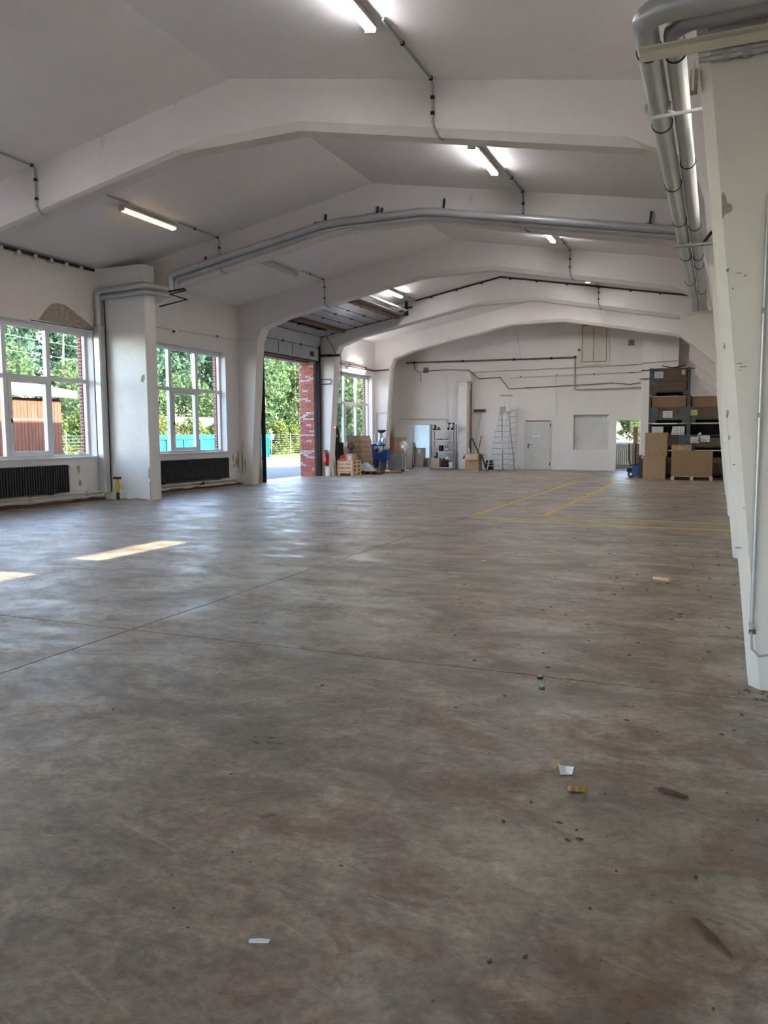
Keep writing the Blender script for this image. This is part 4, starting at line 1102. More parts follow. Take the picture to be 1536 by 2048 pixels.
# ------------------------------------------------------------------ near column fittings
t = conduit([(0.225, 5.135, 0.37), (0.225, 5.135, 2.9)], 0.011, 'grey conduit running up the face of the near column', M_GALV, [(0.225, 5.135, 0.4), (0.225, 5.135, 1.65), (0.225, 5.135, 2.25)], clip_m=M_COND)
conduit([(0.225, 5.12, 0.36), (0.23, 5.11, 0.26), (0.27, 5.10, 0.22), (0.33, 5.10, 0.235)], 0.007, 'thin loose cable curling from the conduit foot on the near column', M_COND)
conduit([(-0.17, 5.12, 3.69), (0.34, 5.12, 3.69)], 0.018, 'grey conduit lying across the top of the near column', M_PIPE, [(-0.02, 5.12, 3.69), (0.08, 5.12, 3.69)], clip_m=M_GALV)
jb = thing('junction_box', 'small rusty junction box on the edge of the near column', 'box', (-0.19, 5.2, 3.5))
MB().box(-0.215, -0.175, 5.20, 5.24, 3.55, 3.68).build('case', M_BARE, jb, world=True)
MB().tube([(-0.20, 5.17, 3.55), (-0.20, 5.15, 3.72), (-0.14, 5.13, 3.70)], 0.008, 6).build('cable', M_WHITE, jb, SM, world=True)
MB().box(0.212, 0.25, 5.125, 5.15, 0.345, 0.37).build('socket_stub', M_RUST, t, world=True)

# yellow prop jack
yj = thing('prop_jack', 'yellow and black steel prop jack standing before the boxed pier', 'jack', (-13.33, 15.02, 0))
MB().box(-0.11, 0.11, -0.06, 0.06, 0, 0.02).build('base_plate', M_YEL, yj)
MB().tube([(0, 0, 0.02), (0, 0, 0.2)], 0.042, 12).build('lower_sleeve', M_BLACK, yj, SM)
MB().tube([(0, 0, 0.2), (0, 0, 0.3), (0, 0, 0.32), (0, 0, 0.42), (0, 0, 0.43), (0, 0, 0.52)], [0.045, 0.045, 0.055, 0.055, 0.04, 0.04], 12).build('barrel', M_YEL, yj, SM)
MB().box(-0.08, 0.08, -0.05, 0.05, 0.52, 0.54).build('head_plate', M_BLACK, yj)
for x in (-0.07, 0, 0.07):
    MB().box(x - 0.012, x + 0.012, -0.05, 0.05, 0.54, 0.575).build('prong', M_BLACK, yj)
MB().tube([(0.03, 0, 0.36), (0.2, -0.03, 0.27)], 0.008, 6).build('lever', M_COND, yj, SM)
MB().tube([(0.03, 0, 0.14), (0.18, 0.0, 0.16), (0.19, 0, 0.08), (0.24, 0.02, 0.1), (0.24, 0.02, 0.18), (0.1, 0.02, 0.19)], 0.005, 6).build('wire_handle', M_COND, yj, SM)

# ------------------------------------------------------------------ cartons
def carton(label, x0, x1, y0, y1, z0, z1, m=None, tape=True, group=None, lab=None, name='carton', rz_=0.0):
    cx, cy = (x0 + x1) / 2, (y0 + y1) / 2
    t = thing(name, label, 'box', (cx, cy, z0), rz_, group)
    hx, hy, h = (x1 - x0) / 2, (y1 - y0) / 2, z1 - z0
    m = m or M_CARD
    b = MB().cbox(-hx, hx, -hy, hy, 0, h - 0.006, 0.008).build('body', m, t)
    MB().box(-hx + 0.003, hx - 0.003, -hy + 0.003, -0.003, h - 0.006, h).build('flap', m, t)
    MB().box(-hx + 0.003, hx - 0.003, 0.003, hy - 0.003, h - 0.006, h).build('flap', m, t)
    if tape:
        MB().box(-hx - 0.001, hx + 0.001, -0.03, 0.03, h, h + 0.001).build('tape', M_TAPE, t)
        for s in (-1, 1):
            MB().box(s * hx - 0.0015, s * hx + 0.0015, -0.03, 0.03, h - 0.12, h).build('tape', M_TAPE, t)
        w = min(0.05, hx * 0.2)
        for s in (-0.55, 0.0, 0.55):
            MB().box(s * hx - w, s * hx + w, -hy - 0.0015, -hy + 0.0015, 0.005, min(0.14, h * 0.2)).build('tape', M_TAPE, t)
    if lab:
        a, b_, c, d = lab
        l = MB().box(a, b_, -hy - 0.004, -hy - 0.0005, c, d).build('paper_label', M_PAPER, t)
        for k in range(3):
            zz = d - (d - c) * (0.25 + 0.25 * k)
            MB().box(a + 0.01, b_ - 0.015, -hy - 0.0055, -hy - 0.004, zz - 0.006, zz + 0.006).build('print_line', M_INK, l)
    return t
carton('big upright brown carton at the bottom of the stack beside the pallet truck', -2.28, -1.56, 27.8, 28.5, 0.0, 0.775, M_CARD)
carton('big brown carton on top of the stack beside the pallet truck', -2.23, -1.53, 27.82, 28.5, 0.779, 1.56, M_CARD)
def pallet(label, loc, w, d, h=0.13, m=None, rz_=0.0, group=None, deck=5):
    t = thing('pallet', label, 'pallet', loc, rz_, group)
    m = m or M_PINE
    for i in range(deck):
        y = -d / 2 + (d) * (i + 0.5) / deck
        MB().box(-w / 2, w / 2, y - d / deck * 0.4, y + d / deck * 0.4, h - 0.02, h).build('deck_board', m, t)
    for x in (-w / 2 + 0.05, 0, w / 2 - 0.05):
        MB().box(x - 0.05, x + 0.05, -d / 2, d / 2, h - 0.04, h - 0.02).build('stringer_board', m, t)
        MB().box(x - 0.05, x + 0.05, -d / 2, d / 2, 0, 0.02).build('runner', m, t)
        for y in (-d / 2 + 0.06, 0, d / 2 - 0.06):
            MB().box(x - 0.05, x + 0.05, y - 0.06, y + 0.06, 0.02, h - 0.04).build('block', m, t)
    return t
pallet('wooden pallet carrying the widest brown carton', (-0.74, 28.05, 0), 1.27, 0.8)
carton('widest brown carton, on a pallet before the mesh boxes', -1.38, -0.12, 27.66, 28.45, 0.131, 0.965, M_CARD2, False)
c = carton('low brown carton with a small label on the wide carton', -1.39, -0.77, 27.70, 28.2, 0.966, 1.15, M_CARD, False, lab=(-0.08, 0.04, 0.05, 0.11))
MB().prism([(0.10, 0.14), (0.18, 0.14), (0.14, 0.08)], 'y', -0.254, -0.2505).build('warning_sticker', M_YEL, c)

# ------------------------------------------------------------------ stackable steel mesh boxes
def meshbox(label, x0, y0, z0, fill, w=1.24, d=0.83, h=0.93, half_open=True, papers=(), plates=(True, True)):
    t = thing('mesh_box', label, 'mesh box', (x0 + w / 2, y0 + d / 2, z0), group='stacked steel mesh boxes')
    hx, hy = w / 2, d / 2
    for sx in (-1, 1):
        for sy in (-1, 1):
            MB().box(sx * hx - 0.03, sx * hx + 0.03, sy * hy - 0.03, sy * hy + 0.03, 0.0, h).build('corner_post', M_BOX, t)
            MB().box(sx * (hx - 0.09) - 0.09, sx * (hx - 0.09) + 0.09, sy * (hy - 0.06) - 0.05, sy * (hy - 0.06) + 0.05, 0.0, 0.10).build('foot', M_BOX, t)
    MB().box(-hx, hx, -hy, hy, 0.10, 0.135).build('base', M_BOX, t)
    def panel(z0_, z1_, front):
        y = -hy if front else hy
        MB().box(-hx, hx, y - 0.015, y + 0.015, z1_ - 0.03, z1_).build('rail', M_BOX, t)
        MB().box(-hx, hx, y - 0.015, y + 0.015, z0_, z0_ + 0.025).build('rail', M_BOX, t)
        if front:
            for sx, on in zip((-1, 1), plates):
                if on: MB().box(sx * (hx - 0.15) - 0.12, sx * (hx - 0.15) + 0.12, y - 0.012, y - 0.006, z0_ + 0.02, z1_ - 0.02).build('plate', M_BOX, t)
        mb = MB()
        n = int(w / 0.05)
        for i in range(1, n):
            x = -hx + w * i / n
            mb.box(x - 0.003, x + 0.003, y - 0.003, y + 0.003, z0_ + 0.02, z1_ - 0.02)
        k = int((z1_ - z0_) / 0.05)
        for i in range(1, k):
            z = z0_ + (z1_ - z0_) * i / k
            mb.box(-hx + 0.02, hx - 0.02, y - 0.006, y - 0.002, z - 0.003, z + 0.003)
        o = mb.build('wire_grid', M_BOX, t); o['kind'] = 'stuff'
    panel(0.135, 0.135 + (h - 0.135) * 0.5, True)
    if not half_open:
        panel(0.135 + (h - 0.135) * 0.5, h - 0.02, True)
    panel(0.135, h - 0.02, False)
    MB().box(-hx + 0.03, hx - 0.03, hy - 0.012, hy - 0.006, 0.0, h - 0.03).build('dark_backing', M_DARK, t)  # solid dark sheet added to darken the box inside and foot gap
    for sx in (-1, 1):
        MB().box(sx * hx - 0.012, sx * hx + 0.012, -hy, hy, h - 0.05, h - 0.02).build('side_rail', M_BOX, t)
        MB().box(sx * hx - 0.006, sx * hx + 0.006, -hy + 0.03, hy - 0.03, 0.135, h - 0.05).build('side_panel', M_BOX, t)
    for (a, b, c_, d_, m) in papers:
        pg = MB().box(a, b, -hy - 0.022, -hy - 0.017, c_, d_).build('paper_label', m, t)
        for k in range(4):
            zz = d_ - (d_ - c_) * (0.2 + 0.19 * k)
            MB().box(a + 0.02, b - 0.02 - 0.05 * (k % 2), -hy - 0.0235, -hy - 0.022, zz - 0.006, zz + 0.006).build('print_line', M_INK, pg)
    return t
BX, BY = -2.20, 29.0
meshbox('bottom steel mesh box of the tall stack, behind the cartons', BX, BY, 0.0, None, papers=[(0.28, 0.42, 0.62, 0.86, M_PAPER)])
meshbox('second steel mesh box of the tall stack, holding a row of white binders', BX, BY, 0.95, None, papers=[])
meshbox('third steel mesh box of the tall stack, with a white notice on its front', BX, BY, 1.90, None, papers=[(-0.18, 0.13, 0.17, 0.40, M_PAPER)])
meshbox('topmost steel mesh box of the tall stack, with two notices', BX, BY, 2.85, None, half_open=False, papers=[(-0.49, -0.20, 0.58, 0.80, M_PAPER), (0.39, 0.50, 0.68, 0.83, M_PAPER)], plates=(True, False))
BX2 = -0.90
meshbox('bottom steel mesh box of the shorter stack, behind the wide carton', BX2, BY, 0.0, None)
meshbox('middle steel mesh box of the shorter stack, with two white notices', BX2, BY, 0.95, None, papers=[(-0.57, -0.30, 0.25, 0.46, M_PAPER), (-0.25, 0.04, 0.29, 0.50, M_PAPER)])
meshbox('topmost steel mesh box of the shorter stack, with a yellow notice', BX2, BY, 1.90, None, papers=[(-0.60, -0.37, 0.24, 0.42, M_YELP)])
carton('brown carton filling the third mesh box of the tall stack', BX + 0.06, BX + 1.18, BY + 0.06, BY + 0.76, 2.036, 2.80, M_CARD2, False)
carton('brown carton inside the topmost mesh box of the tall stack', BX + 0.07, BX + 1.17, BY + 0.06, BY + 0.75, 2.986, 3.76, M_CARD2, False)
carton('brown carton deep in the bottom mesh box of the tall stack', BX + 0.07, BX + 1.17, BY + 0.06, BY + 0.75, 0.136, 0.70, M_CARD2, False)
carton('dark brown carton inside the topmost mesh box of the shorter stack', BX2 + 0.06, BX2 + 1.18, BY + 0.06, BY + 0.76, 2.036, 2.76, M_CARD2, False)
carton('dark brown carton inside the bottom mesh box of the shorter stack', BX2 + 0.06, BX2 + 1.18, BY + 0.06, BY + 0.76, 0.136, 0.7, M_CARD2, False)
carton('low brown carton in the middle mesh box of the shorter stack', BX2 + 0.06, BX2 + 1.18, BY + 0.06, BY + 0.76, 1.086, 1.36, M_CARD2, False)
carton('low brown carton under the binders in the tall stack', BX + 0.06, BX + 1.18, BY + 0.06, BY + 0.76, 1.086, 1.45, M_CARD2, False)
t = thing('cardboard_sheet', 'folded loose cardboard lying on the topmost mesh box', 'cardboard', (BX + 0.62, BY + 0.4, 3.78))
MB().obox((-0.08, 0, 0.05), (0.42, 0.5, 0.006), ry(0.22)).build('panel', M_CARD2, t)
MB().obox((0.30, 0, 0.05), (0.42, 0.5, 0.006), ry(-0.16)).build('panel', M_CARD2, t)
def binder(label, x, y, z, lean, m=None, h=0.32, w=0.06, g='white binders in the mesh box'):
    t = thing('binder', label, 'binder', (x, y, z), 0, g)
    t.rotation_euler = (0, lean, 0)
    MB().box(-w / 2, w / 2, 0, 0.28, 0, h).build('cover', m or M_PAPER, t)
    MB().box(-w / 2 + 0.008, w / 2 - 0.008, -0.002, 0.0, h * 0.55, h * 0.85).build('spine_label', M_WHITE, t)
    MB().torus((0, -0.003, h * 0.25), 0.012, 0.003, 'y', 12, 4).build('finger_ring', M_DARK, t)
lbl = ['first', 'second', 'third', 'fourth', 'fifth', 'sixth']
for i in range(6):
    binder('white binder, %s of the upright row in the tall mesh box stack' % lbl[i], BX + 0.10 + i * 0.064, BY + 0.08, 1.452, 0.0)
for i in range(6):
    binder('white binder, %s of the leaning row in the tall mesh box stack' % lbl[i], BX + 0.74 + i * 0.075, BY + 0.08, 1.456, 0.17 - 0.028 * i)
t = thing('foam_wrap', 'ragged white foam wrapping in the middle mesh box of the shorter stack', 'packaging', (BX2 + 0.35, BY + 0.3, 1.362))
rr = random.Random(5)
pts = [(-0.28, 0.0)] + [(-0.25 + 0.05 * i, 0.06 + 0.06 * rr.random() + 0.10 * math.exp(-((i - 5) / 1.2) ** 2)) for i in range(11)] + [(0.32, 0.0)]
MB().prism(pts, 'y', -0.2, 0.15).build('sheet', M_PAPER, t)
MB().prism([(a * 0.9 + 0.02, b * 0.8) for a, b in pts], 'y', -0.24, -0.21).build('sheet', M_PAPER, t)

# pallet truck with tall cartons standing behind it
hp = thing('pallet_truck', 'dark blue hand pallet truck beside the stacked cartons', 'pallet truck', (-2.62, 29.0, 0), 0.0)
MB().box(-0.10, 0.14, -0.16, 0.22, 0.06, 0.42).build('pump_body', M_BLUE, hp)
MB().prism([(-0.12, 0.42), (0.16, 0.42), (0.06, 0.50), (-0.02, 0.50)], 'y', -0.1, 0.15).build('hood', M_BLUE, hp)
for y in (-0.10, 0.20):
    MB().lathe([(0.03, -0.035), (0.10, -0.03), (0.115, -0.02), (0.115, 0.02), (0.10, 0.03), (0.03, 0.035)], 18, (-0.14, y, 0.115), 'y').build('wheel', M_GUM, hp, SM)
    MB().lathe([(0.02, -0.037), (0.05, -0.037), (0.05, 0.037), (0.02, 0.037)], 12, (-0.14, y, 0.115), 'y').build('hub', M_ALU, hp, SM)
for y in (-0.12, 0.18):
    MB().box(0.14, 0.30, y - 0.07, y + 0.07, 0.08, 0.13).build('fork', M_BLUE, hp)
MB().tube([(0.02, -0.18, 0.45), (0.0, -0.2, 0.7), (0.0, -0.2, 1.18)], 0.028, 8).build('handle_bar', M_BLACK, hp, SM)
MB().tube([(-0.20, 0.30, 0.40), (-0.26, 0.30, 0.62), (-0.27, 0.30, 1.18)], 0.026, 8).build('handle_bar', M_BLACK, hp, SM)
MB().tube([(0.02, -0.18, 0.45), (-0.20, 0.30, 0.40)], 0.026, 8).build('handle_foot', M_BLACK, hp, SM)
MB().lathe([(0.07, 0), (0.085, 0.05), (0.085, 0.16), (0.07, 0.2)], 14, (-0.22, -0.02, 0.24), 'y').build('motor', M_DARK, hp, SM)
t = thing('tool_box', 'black case with a red lid squeezed behind the stacked cartons', 'case', (-2.40, 28.75, 0))
MB().box(-0.09, 0.09, -0.15, 0.15, 0, 0.74).build('case_body', M_BLACK, t)
MB().box(-0.09, 0.02, -0.15, 0.15, 0.74, 0.80).build('lid', M_REDP, t)
MB().box(0.0, 0.09, -0.155, -0.15, 0.68, 0.74).build('tag', M_PAPER, t)
carton('slim tall brown carton standing behind the pallet truck', -2.83, -2.62, 29.75, 30.0, 0.0, 1.17, M_CARD, False, lab=(-0.03, 0.05, 1.06, 1.12))
carton('slim brown carton balanced on top of the tall one behind the pallet truck', -2.80, -2.66, 29.78, 29.96, 1.172, 1.78, M_CARD, False, lab=(-0.04, 0.04, 0.54, 0.58))

# ------------------------------------------------------------------ things in the little back rooms
rt = thing('radiator', 'cream ribbed radiator under the window of the small back room', 'radiator', (-3.9, 36.78, 0.12))
mb = MB()
for i in range(16):
    x = -4.6 + i * 0.085
    mb.cbox(x - 0.028, x + 0.028, 36.70, 36.80, 0.15, 0.88, 0.012)
o = mb.build('fins', M_CREAM, rt, world=True); o['kind'] = 'stuff'
for z in (0.2, 0.82):
    MB().tube([(-4.65, 36.75, z), (-3.25, 36.75, z)], 0.04, 10).build('header', M_CREAM, rt, SM, world=True)
MB().box(-5.5, -2.5, 36.62, 36.9, 1.04, 1.08).build('sill_board', M_CREAM, rt, world=True)
carton('brown carton leaning flat against the wall under the back room window', -4.42, -4.22, 35.9, 36.2, 0.0, 0.86, M_CARD, False)
carton('narrow brown carton standing in the back room by the opening', -4.34, -4.24, 35.2, 35.5, 0.0, 0.72, M_CARD3, False)
for x0, x1, y0, h, lb in ((-13.72, -13.45, 35.6, 0.98, 'tall narrow brown carton in the little room by the door jamb'), (-13.42, -13.0, 35.7, 0.90, 'tall brown carton with a white label in the little room'), (-12.98, -12.72, 35.9, 0.42, 'low brown carton at the end of the row in the little room'), (-12.70, -12.45, 35.5, 0.34, 'small brown carton behind the shelf in the little room')):
    carton(lb, x0, x1, y0, y0 + 0.35, 0.0, h, M_CARD3, False, lab=(-0.06, 0.06, h - 0.25, h - 0.05) if h > 0.8 else None, group='cartons in the little room')
carton('yellowish carton on the tall carton in the little room', -13.70, -13.47, 35.62, 35.9, 0.982, 1.16, mat('yellow_board', (0.55, 0.42, 0.2), 0.8), False)

# ------------------------------------------------------------------ far corner, left
fe_ = thing('fire_extinguisher', 'red fire extinguisher hanging on the column beyond the gateway', 'fire extinguisher', (-13.58, 26.58, 0.39))
MB().lathe([(0.05, 0.0), (0.095, 0.015), (0.105, 0.04), (0.105, 0.42), (0.085, 0.48), (0.03, 0.52), (0.03, 0.54)], 18, (0, 0, 0)).build('cylinder', M_RED, fe_, SM)
MB().lathe([(0.107, 0.0), (0.108, 0.03)], 18, (0, 0, 0.0)).build('foot_ring', M_BLACK, fe_, SM)
MB().box(-0.06, 0.06, -0.02, 0.02, 0.54, 0.60).build('valve_lever', M_BLACK, fe_)
MB().tube([(0.03, 0, 0.55), (0.11, -0.02, 0.5), (0.115, -0.03, 0.3)], 0.012, 8).build('hose', M_BLACK, fe_, SM)
MB().box(-0.07, 0.05, -0.109, -0.104, 0.15, 0.33).build('paper_label', M_REDP, fe_)
t = thing('wall_sign', 'small red fire sign on the column edge beyond the gateway', 'sign', (-13.25, 26.7, 1.75))
MB().box(-0.05, 0.05, -0.006, 0.0, 0, 0.2).build('plate', M_REDP, t)
MB().box(-0.03, 0.03, -0.008, -0.006, 0.05, 0.12).build('symbol', M_PAPER, t)
t = thing('plywood_sheet', 'small orange-brown plywood sheet leaning behind the gateway post', 'board', (-13.80, 26.66, 0))
MB().obox((0, 0, 0.17), (0.16, 0.015, 0.34), rx(-0.1)).build('sheet', mat('orange_ply', (0.42, 0.2, 0.05), 0.7), t)
t = thing('plywood_sheet', 'brown board leaning on the column before the gateway', 'board', (-13.62, 21.75, 0))
MB().obox((0.02, 0, 0.42), (0.02, 0.36, 0.84), ry(-0.06)).build('sheet', M_CARD, t)
for i, (x, w, m, lb) in enumerate(((-13.52, 0.035, M_PINE, 'thin pale board leaning beside the fire extinguisher'), (-13.42, 0.05, M_CREAM, 'thicker pale board leaning against the black panel'))):
    t = thing('leaning_board', lb, 'board', (x, 27.0, 0), group='leaning boards by the extinguisher')
    MB().obox((-0.055, -0.02, 0.60), (w, 0.30, 1.2), ry(-0.10)).build('plank', m, t)
t = thing('black_board', 'black panel leaning behind the pallet stack', 'board', (-13.56, 27.80, 0))
MB().obox((-0.08, 0.04, 0.62), (0.42, 0.03, 1.24), ry(-0.13) @ rx(-0.05)).build('sheet', M_DARK, t)
MB().obox((-0.08, 0.018, 0.62), (0.36, 0.006, 1.14), ry(-0.13) @ rx(-0.05)).build('face', M_BLACK, t)
names4 = ['bottom pale wooden pallet of the stack of four', 'second pale wooden pallet from the floor in the stack of four', 'third pale wooden pallet from the floor in the stack of four', 'topmost pale wooden pallet of the stack, under the red strap']
PX, PY, PW, PD = -12.99, 27.38, 0.64, 0.80
for i in range(4):
    pallet_z = i * 0.146
    t = thing('pallet', names4[i], 'pallet', (PX, PY, pallet_z), 0.0, 'stacked pale pallets')
    for k in range(5):
        y = -PD / 2 + PD * (k + 0.5) / 5
        MB().box(-PW / 2, PW / 2, y - 0.075, y + 0.075, 0.122, 0.144).build('deck_board', M_PINE, t)
    if i:
        MB().box(-PW / 2, PW / 2, -PD / 2, -PD / 2 + 0.022, 0.02, 0.118).build('front_board', M_PINE, t)
    else:
        MB().box(-PW / 2, PW / 2, -PD / 2, -PD / 2 + 0.022, 0.095, 0.118).build('front_board', M_PINE, t)
    for x in (-PW / 2 + 0.045, 0, PW / 2 - 0.045):
        if i == 0 and x == 0: continue
        for y in (-PD / 2 + 0.08, 0, PD / 2 - 0.06):
            MB().box(x - 0.045, x + 0.045, y - 0.055, y + 0.055, 0.018, 0.10).build('block', M_PINE, t)
        MB().box(x - 0.045, x + 0.045, -PD / 2 + 0.025, PD / 2, 0.10, 0.12).build('stringer_board', M_PINE, t)
        MB().box(x - 0.045, x + 0.045, -PD / 2 + 0.025, PD / 2, 0.0, 0.018).build('runner', M_PINE, t)
t = thing('lashing_strap', 'red coiled lashing strap lying on the pallet stack', 'strap', (-13.14, 27.15, 0.59))
MB().torus((0, 0.05, 0.10), 0.12, 0.035, 'y', 20, 8).rot(rx(-0.9), (0, 0.05, 0.1)).build('coil', M_REDP, t, SM)
MB().torus((0.04, 0.02, 0.06), 0.10, 0.03, 'y', 20, 8).rot(rx(-1.2) @ rz(0.3), (0.04, 0.02, 0.06)).build('coil', M_REDP, t, SM)
MB().tube([(-0.15, -0.08, 0.03), (-0.05, -0.12, 0.03), (0.12, -0.1, 0.03), (0.15, 0, 0.04)], 0.03, 8).build('loose_end', M_REDP, t, SM)
carton('small open carton with a label on the pallet stack', -12.95, -12.68, 27.02, 27.36, 0.586, 0.83, M_CARD3, False, lab=(-0.04, 0.07, 0.04, 0.17))
t = thing('tape_roll', 'grey roll on the far edge of the pallet stack', 'roll', (-12.78, 27.62, 0.586))
MB().lathe([(0.035, -0.03), (0.07, -0.03), (0.07, 0.03), (0.035, 0.03)], 18, (0, 0, 0.07), 'y').build('ring', M_GALV, t, SM)
pj = thing('pallet_jack', 'black pallet jack handle standing up behind the pallet stack', 'pallet jack', (-13.28, 28.17, 0))
MB().tube([(0, 0, 0.3), (0, 0, 0.98)], 0.025, 8).build('shaft', M_BLACK, pj, SM)
MB().torus((0, 0, 1.10), 0.115, 0.022, 'y', 20, 8).build('grip_loop', M_BLACK, pj, SM)
MB().tube([(0, 0, 0.98), (0, 0, 1.18)], 0.018, 8).build('trigger', M_BLACK, pj, SM)
MB().box(-0.12, 0.12, -0.1, 0.2, 0.06, 0.34).build('pump_body', M_BLUE, pj)
for x in (-0.07, 0.07):
    MB().lathe([(0.03, -0.025), (0.085, -0.025), (0.085, 0.025), (0.03, 0.025)], 16, (x, -0.02, 0.085), 'x').build('wheel', M_GUM, pj, SM)
# flat cardboard stack
cs = thing('cardboard_stack', 'tall stack of flat cardboard blanks leaning slightly before the far window', 'cardboard', (-13.1, 28.9, 0.12))
nL = 14
for i in range(nL):
    z = 0.12 + i * (1.40 / nL)
    sh_ = 0.010 * (nL - i) + 0.018 * math.sin(i * 1.9)
    MB().cbox(-13.66 + sh_, -13.05 + sh_ + 0.02 * math.sin(i * 2.3), 28.5 + 0.02 * math.cos(i * 1.7), 29.55, z, z + 1.40 / nL - 0.008, 0.006).build('cardboard_bundle', [M_CARD3, M_CARD][i % 2], cs, world=True)
pallet('low dark pallet under the flat cardboard stack', (-13.25, 29.0, 0), 0.85, 1.1, 0.118, M_TIMBER)
t = thing('film_heap', 'crumpled grey plastic film heaped on a low pallet beside the blue machine', 'plastic film', (-12.72, 28.6, 0.12))
rr = random.Random(9); mb = MB(); n, m_ = 12, 10
for i in range(n + 1):
    for j in range(m_ + 1):
        x, y = -0.45 + 0.75 * i / n, -0.4 + 0.55 * j / m_
        e = max(0, 1 - (abs(i / n - .5) * 2) ** 2.2) * max(0, 1 - (abs(j / m_ - .5) * 2) ** 2.2)
        mb.v.append((x, y, 0.01 + e * (0.22 + 0.16 * rr.random())))
for i in range(n):
    for j in range(m_):
        a = i * (m_ + 1) + j
        mb.f.append((a, a + 1, a + m_ + 2, a + m_ + 1))
mb.build('film', M_FILM, t)
pallet('dark pallet under the crumpled film', (-12.42, 28.45, 0), 0.7, 0.62, 0.118, M_TIMBER)
carton('small brown carton on the window sill', -14.12, -13.97, 28.75, 28.95, 1.072, 1.24, M_CARD2, False)
t = thing('jacket', 'dark jacket hanging on the edge of the far window', 'jacket', (-13.885, 28.12, 1.2))
MB().prism([(-0.06, 0.0), (0.10, 0.02), (0.12, 0.35), (0.07, 0.62), (0.02, 0.72), (-0.03, 0.55), (-0.05, 0.3)], 'y', -0.05, 0.05).build('cloth', M_BLACK, t)
MB().box(0.02, 0.07, -0.055, -0.05, 0.26, 0.36).build('patch', M_PAPER, t)

# ------------------------------------------------------------------ blue machine
bm_ = thing('machine', 'blue floor-standing machine with a round drum and a dark top dish', 'machine', (-12.86, 30.1, 0))
MB().prism([(-0.38, 1.06), (-0.30, 1.16), (-0.16, 1.16), (-0.17, 0.98), (-0.08, 0.85), (0.05, 0.80), (0.18, 0.86), (0.24, 0.92), (0.36, 0.94), (0.36, 0.52), (0.30, 0.50), (-0.26, 0.50), (-0.34, 0.80)], 'y', -0.18, 0.18).build('frame_yoke', M_BLUE, bm_)
MB().prism([(-0.28, 0.51), (-0.12, 0.51), (-0.15, 0.0), (-0.26, 0.0)], 'y', -0.16, 0.16).build('leg', M_BLUE, bm_)
MB().prism([(0.08, 0.51), (0.24, 0.51), (0.20, 0.12), (0.12, 0.12)], 'y', -0.14, 0.14).build('leg', M_BLUE, bm_)
MB().prism([(0.02, 0.0), (0.34, 0.0), (0.24, 0.14), (0.10, 0.14)], 'y', -0.16, 0.16).build('foot', M_BLUE, bm_)
MB().lathe([(0.14, 0.78), (0.165, 0.82), (0.165, 1.06), (0.15, 1.08)], 20, (0.04, 0.0, 0)).build('drum', M_STEEL, bm_, SM)
MB().lathe([(0.17, 1.08), (0.20, 1.12), (0.17, 1.24), (0.12, 1.32)], 18, (0.05, 0, 0)).build('motor_head', mat('light_blue_enamel', (0.10, 0.24, 0.50), 0.4), bm_, SM)
MB().lathe([(0.09, 1.32), (0.09, 1.55), (0.06, 1.62)], 14, (0.02, 0, 0)).build('gearbox', M_STEEL, bm_, SM)
MB().lathe([(0.13, 1.18), (0.135, 1.3), (0.10, 1.42)], 14, (0.2, -0.04, 0)).build('side_motor', M_STEEL, bm_, SM)
MB().lathe([(0.06, 1.61), (0.17, 1.68), (0.20, 1.74), (0.19, 1.745), (0.15, 1.70)], 20, (0.06, 0, 0)).build('top_dish', M_GREEN if False else mat('dark_green_dish', (0.02, 0.06, 0.05), 0.4), bm_, SM)
MB().tube([(-0.05, 0, 1.72), (-0.16, 0, 1.68), (-0.24, 0, 1.5), (-0.25, 0, 1.32), (-0.18, 0, 1.15)], 0.018, 8).build('hose', M_WHITE, bm_, SM)
MB().box(0.28, 0.40, -0.12, 0.08, 1.0, 1.35).build('control_box', M_CREAM, bm_)
MB().tube([(-0.36, 0, 1.12), (-0.46, -0.02, 1.18)], 0.022, 8).build('crank', M_BLACK, bm_, SM)
MB().lathe([(0.03, -0.2), (0.07, -0.2), (0.07, 0.2), (0.03, 0.2)], 14, (-0.13, 0, 1.02), 'y').build('clamp', M_STEEL, bm_, SM)
MB().box(-0.10, 0.06, 0.10, 0.14, 0.05, 0.48).build('rear_panel', M_CREAM, bm_)
ht_ = thing('oil_heater', 'grey ribbed heater standing beside the blue machine', 'heater', (-12.45, 30.9, 0))
mb = MB()
for i in range(10):
    x = -0.26 + i * 0.055
    mb.cbox(x - 0.019, x + 0.019, -0.09, 0.09, 0.10, 0.70, 0.014)
o = mb.build('fins', M_GALV, ht_); o['kind'] = 'stuff'
MB().box(0.27, 0.35, -0.10, 0.10, 0.08, 0.72).build('control_panel', M_GALV, ht_)
MB().tube([(-0.28, 0, 0.16), (0.28, 0, 0.16)], 0.03, 8).build('header', M_GALV, ht_, SM)
for x in (-0.2, 0.28):
    MB().box(x - 0.02, x + 0.02, -0.14, 0.14, 0.0, 0.10).build('foot', M_BLACK, ht_)
carton('small open brown carton on the floor before the blue machine', -13.02, -12.74, 29.3, 29.6, 0.0, 0.19, M_CARD2, False)
carton('low brown tray with white parts before the heater', -12.38, -12.12, 29.7, 29.95, 0.0, 0.10, M_CARD3, False)
t = thing('spool', 'white spool lying on the floor before the heater', 'spool', (-12.30, 29.55, 0))
MB().lathe([(0.07, -0.09), (0.07, -0.075), (0.045, -0.07), (0.045, 0.07), (0.07, 0.075), (0.07, 0.09)], 16, (0, 0, 0.072), 'x').build('reel', M_CREAM, t, SM)
t = thing('metal_stand', 'low black metal frame on the floor in front of the blue machine', 'stand', (-12.60, 29.75, 0))
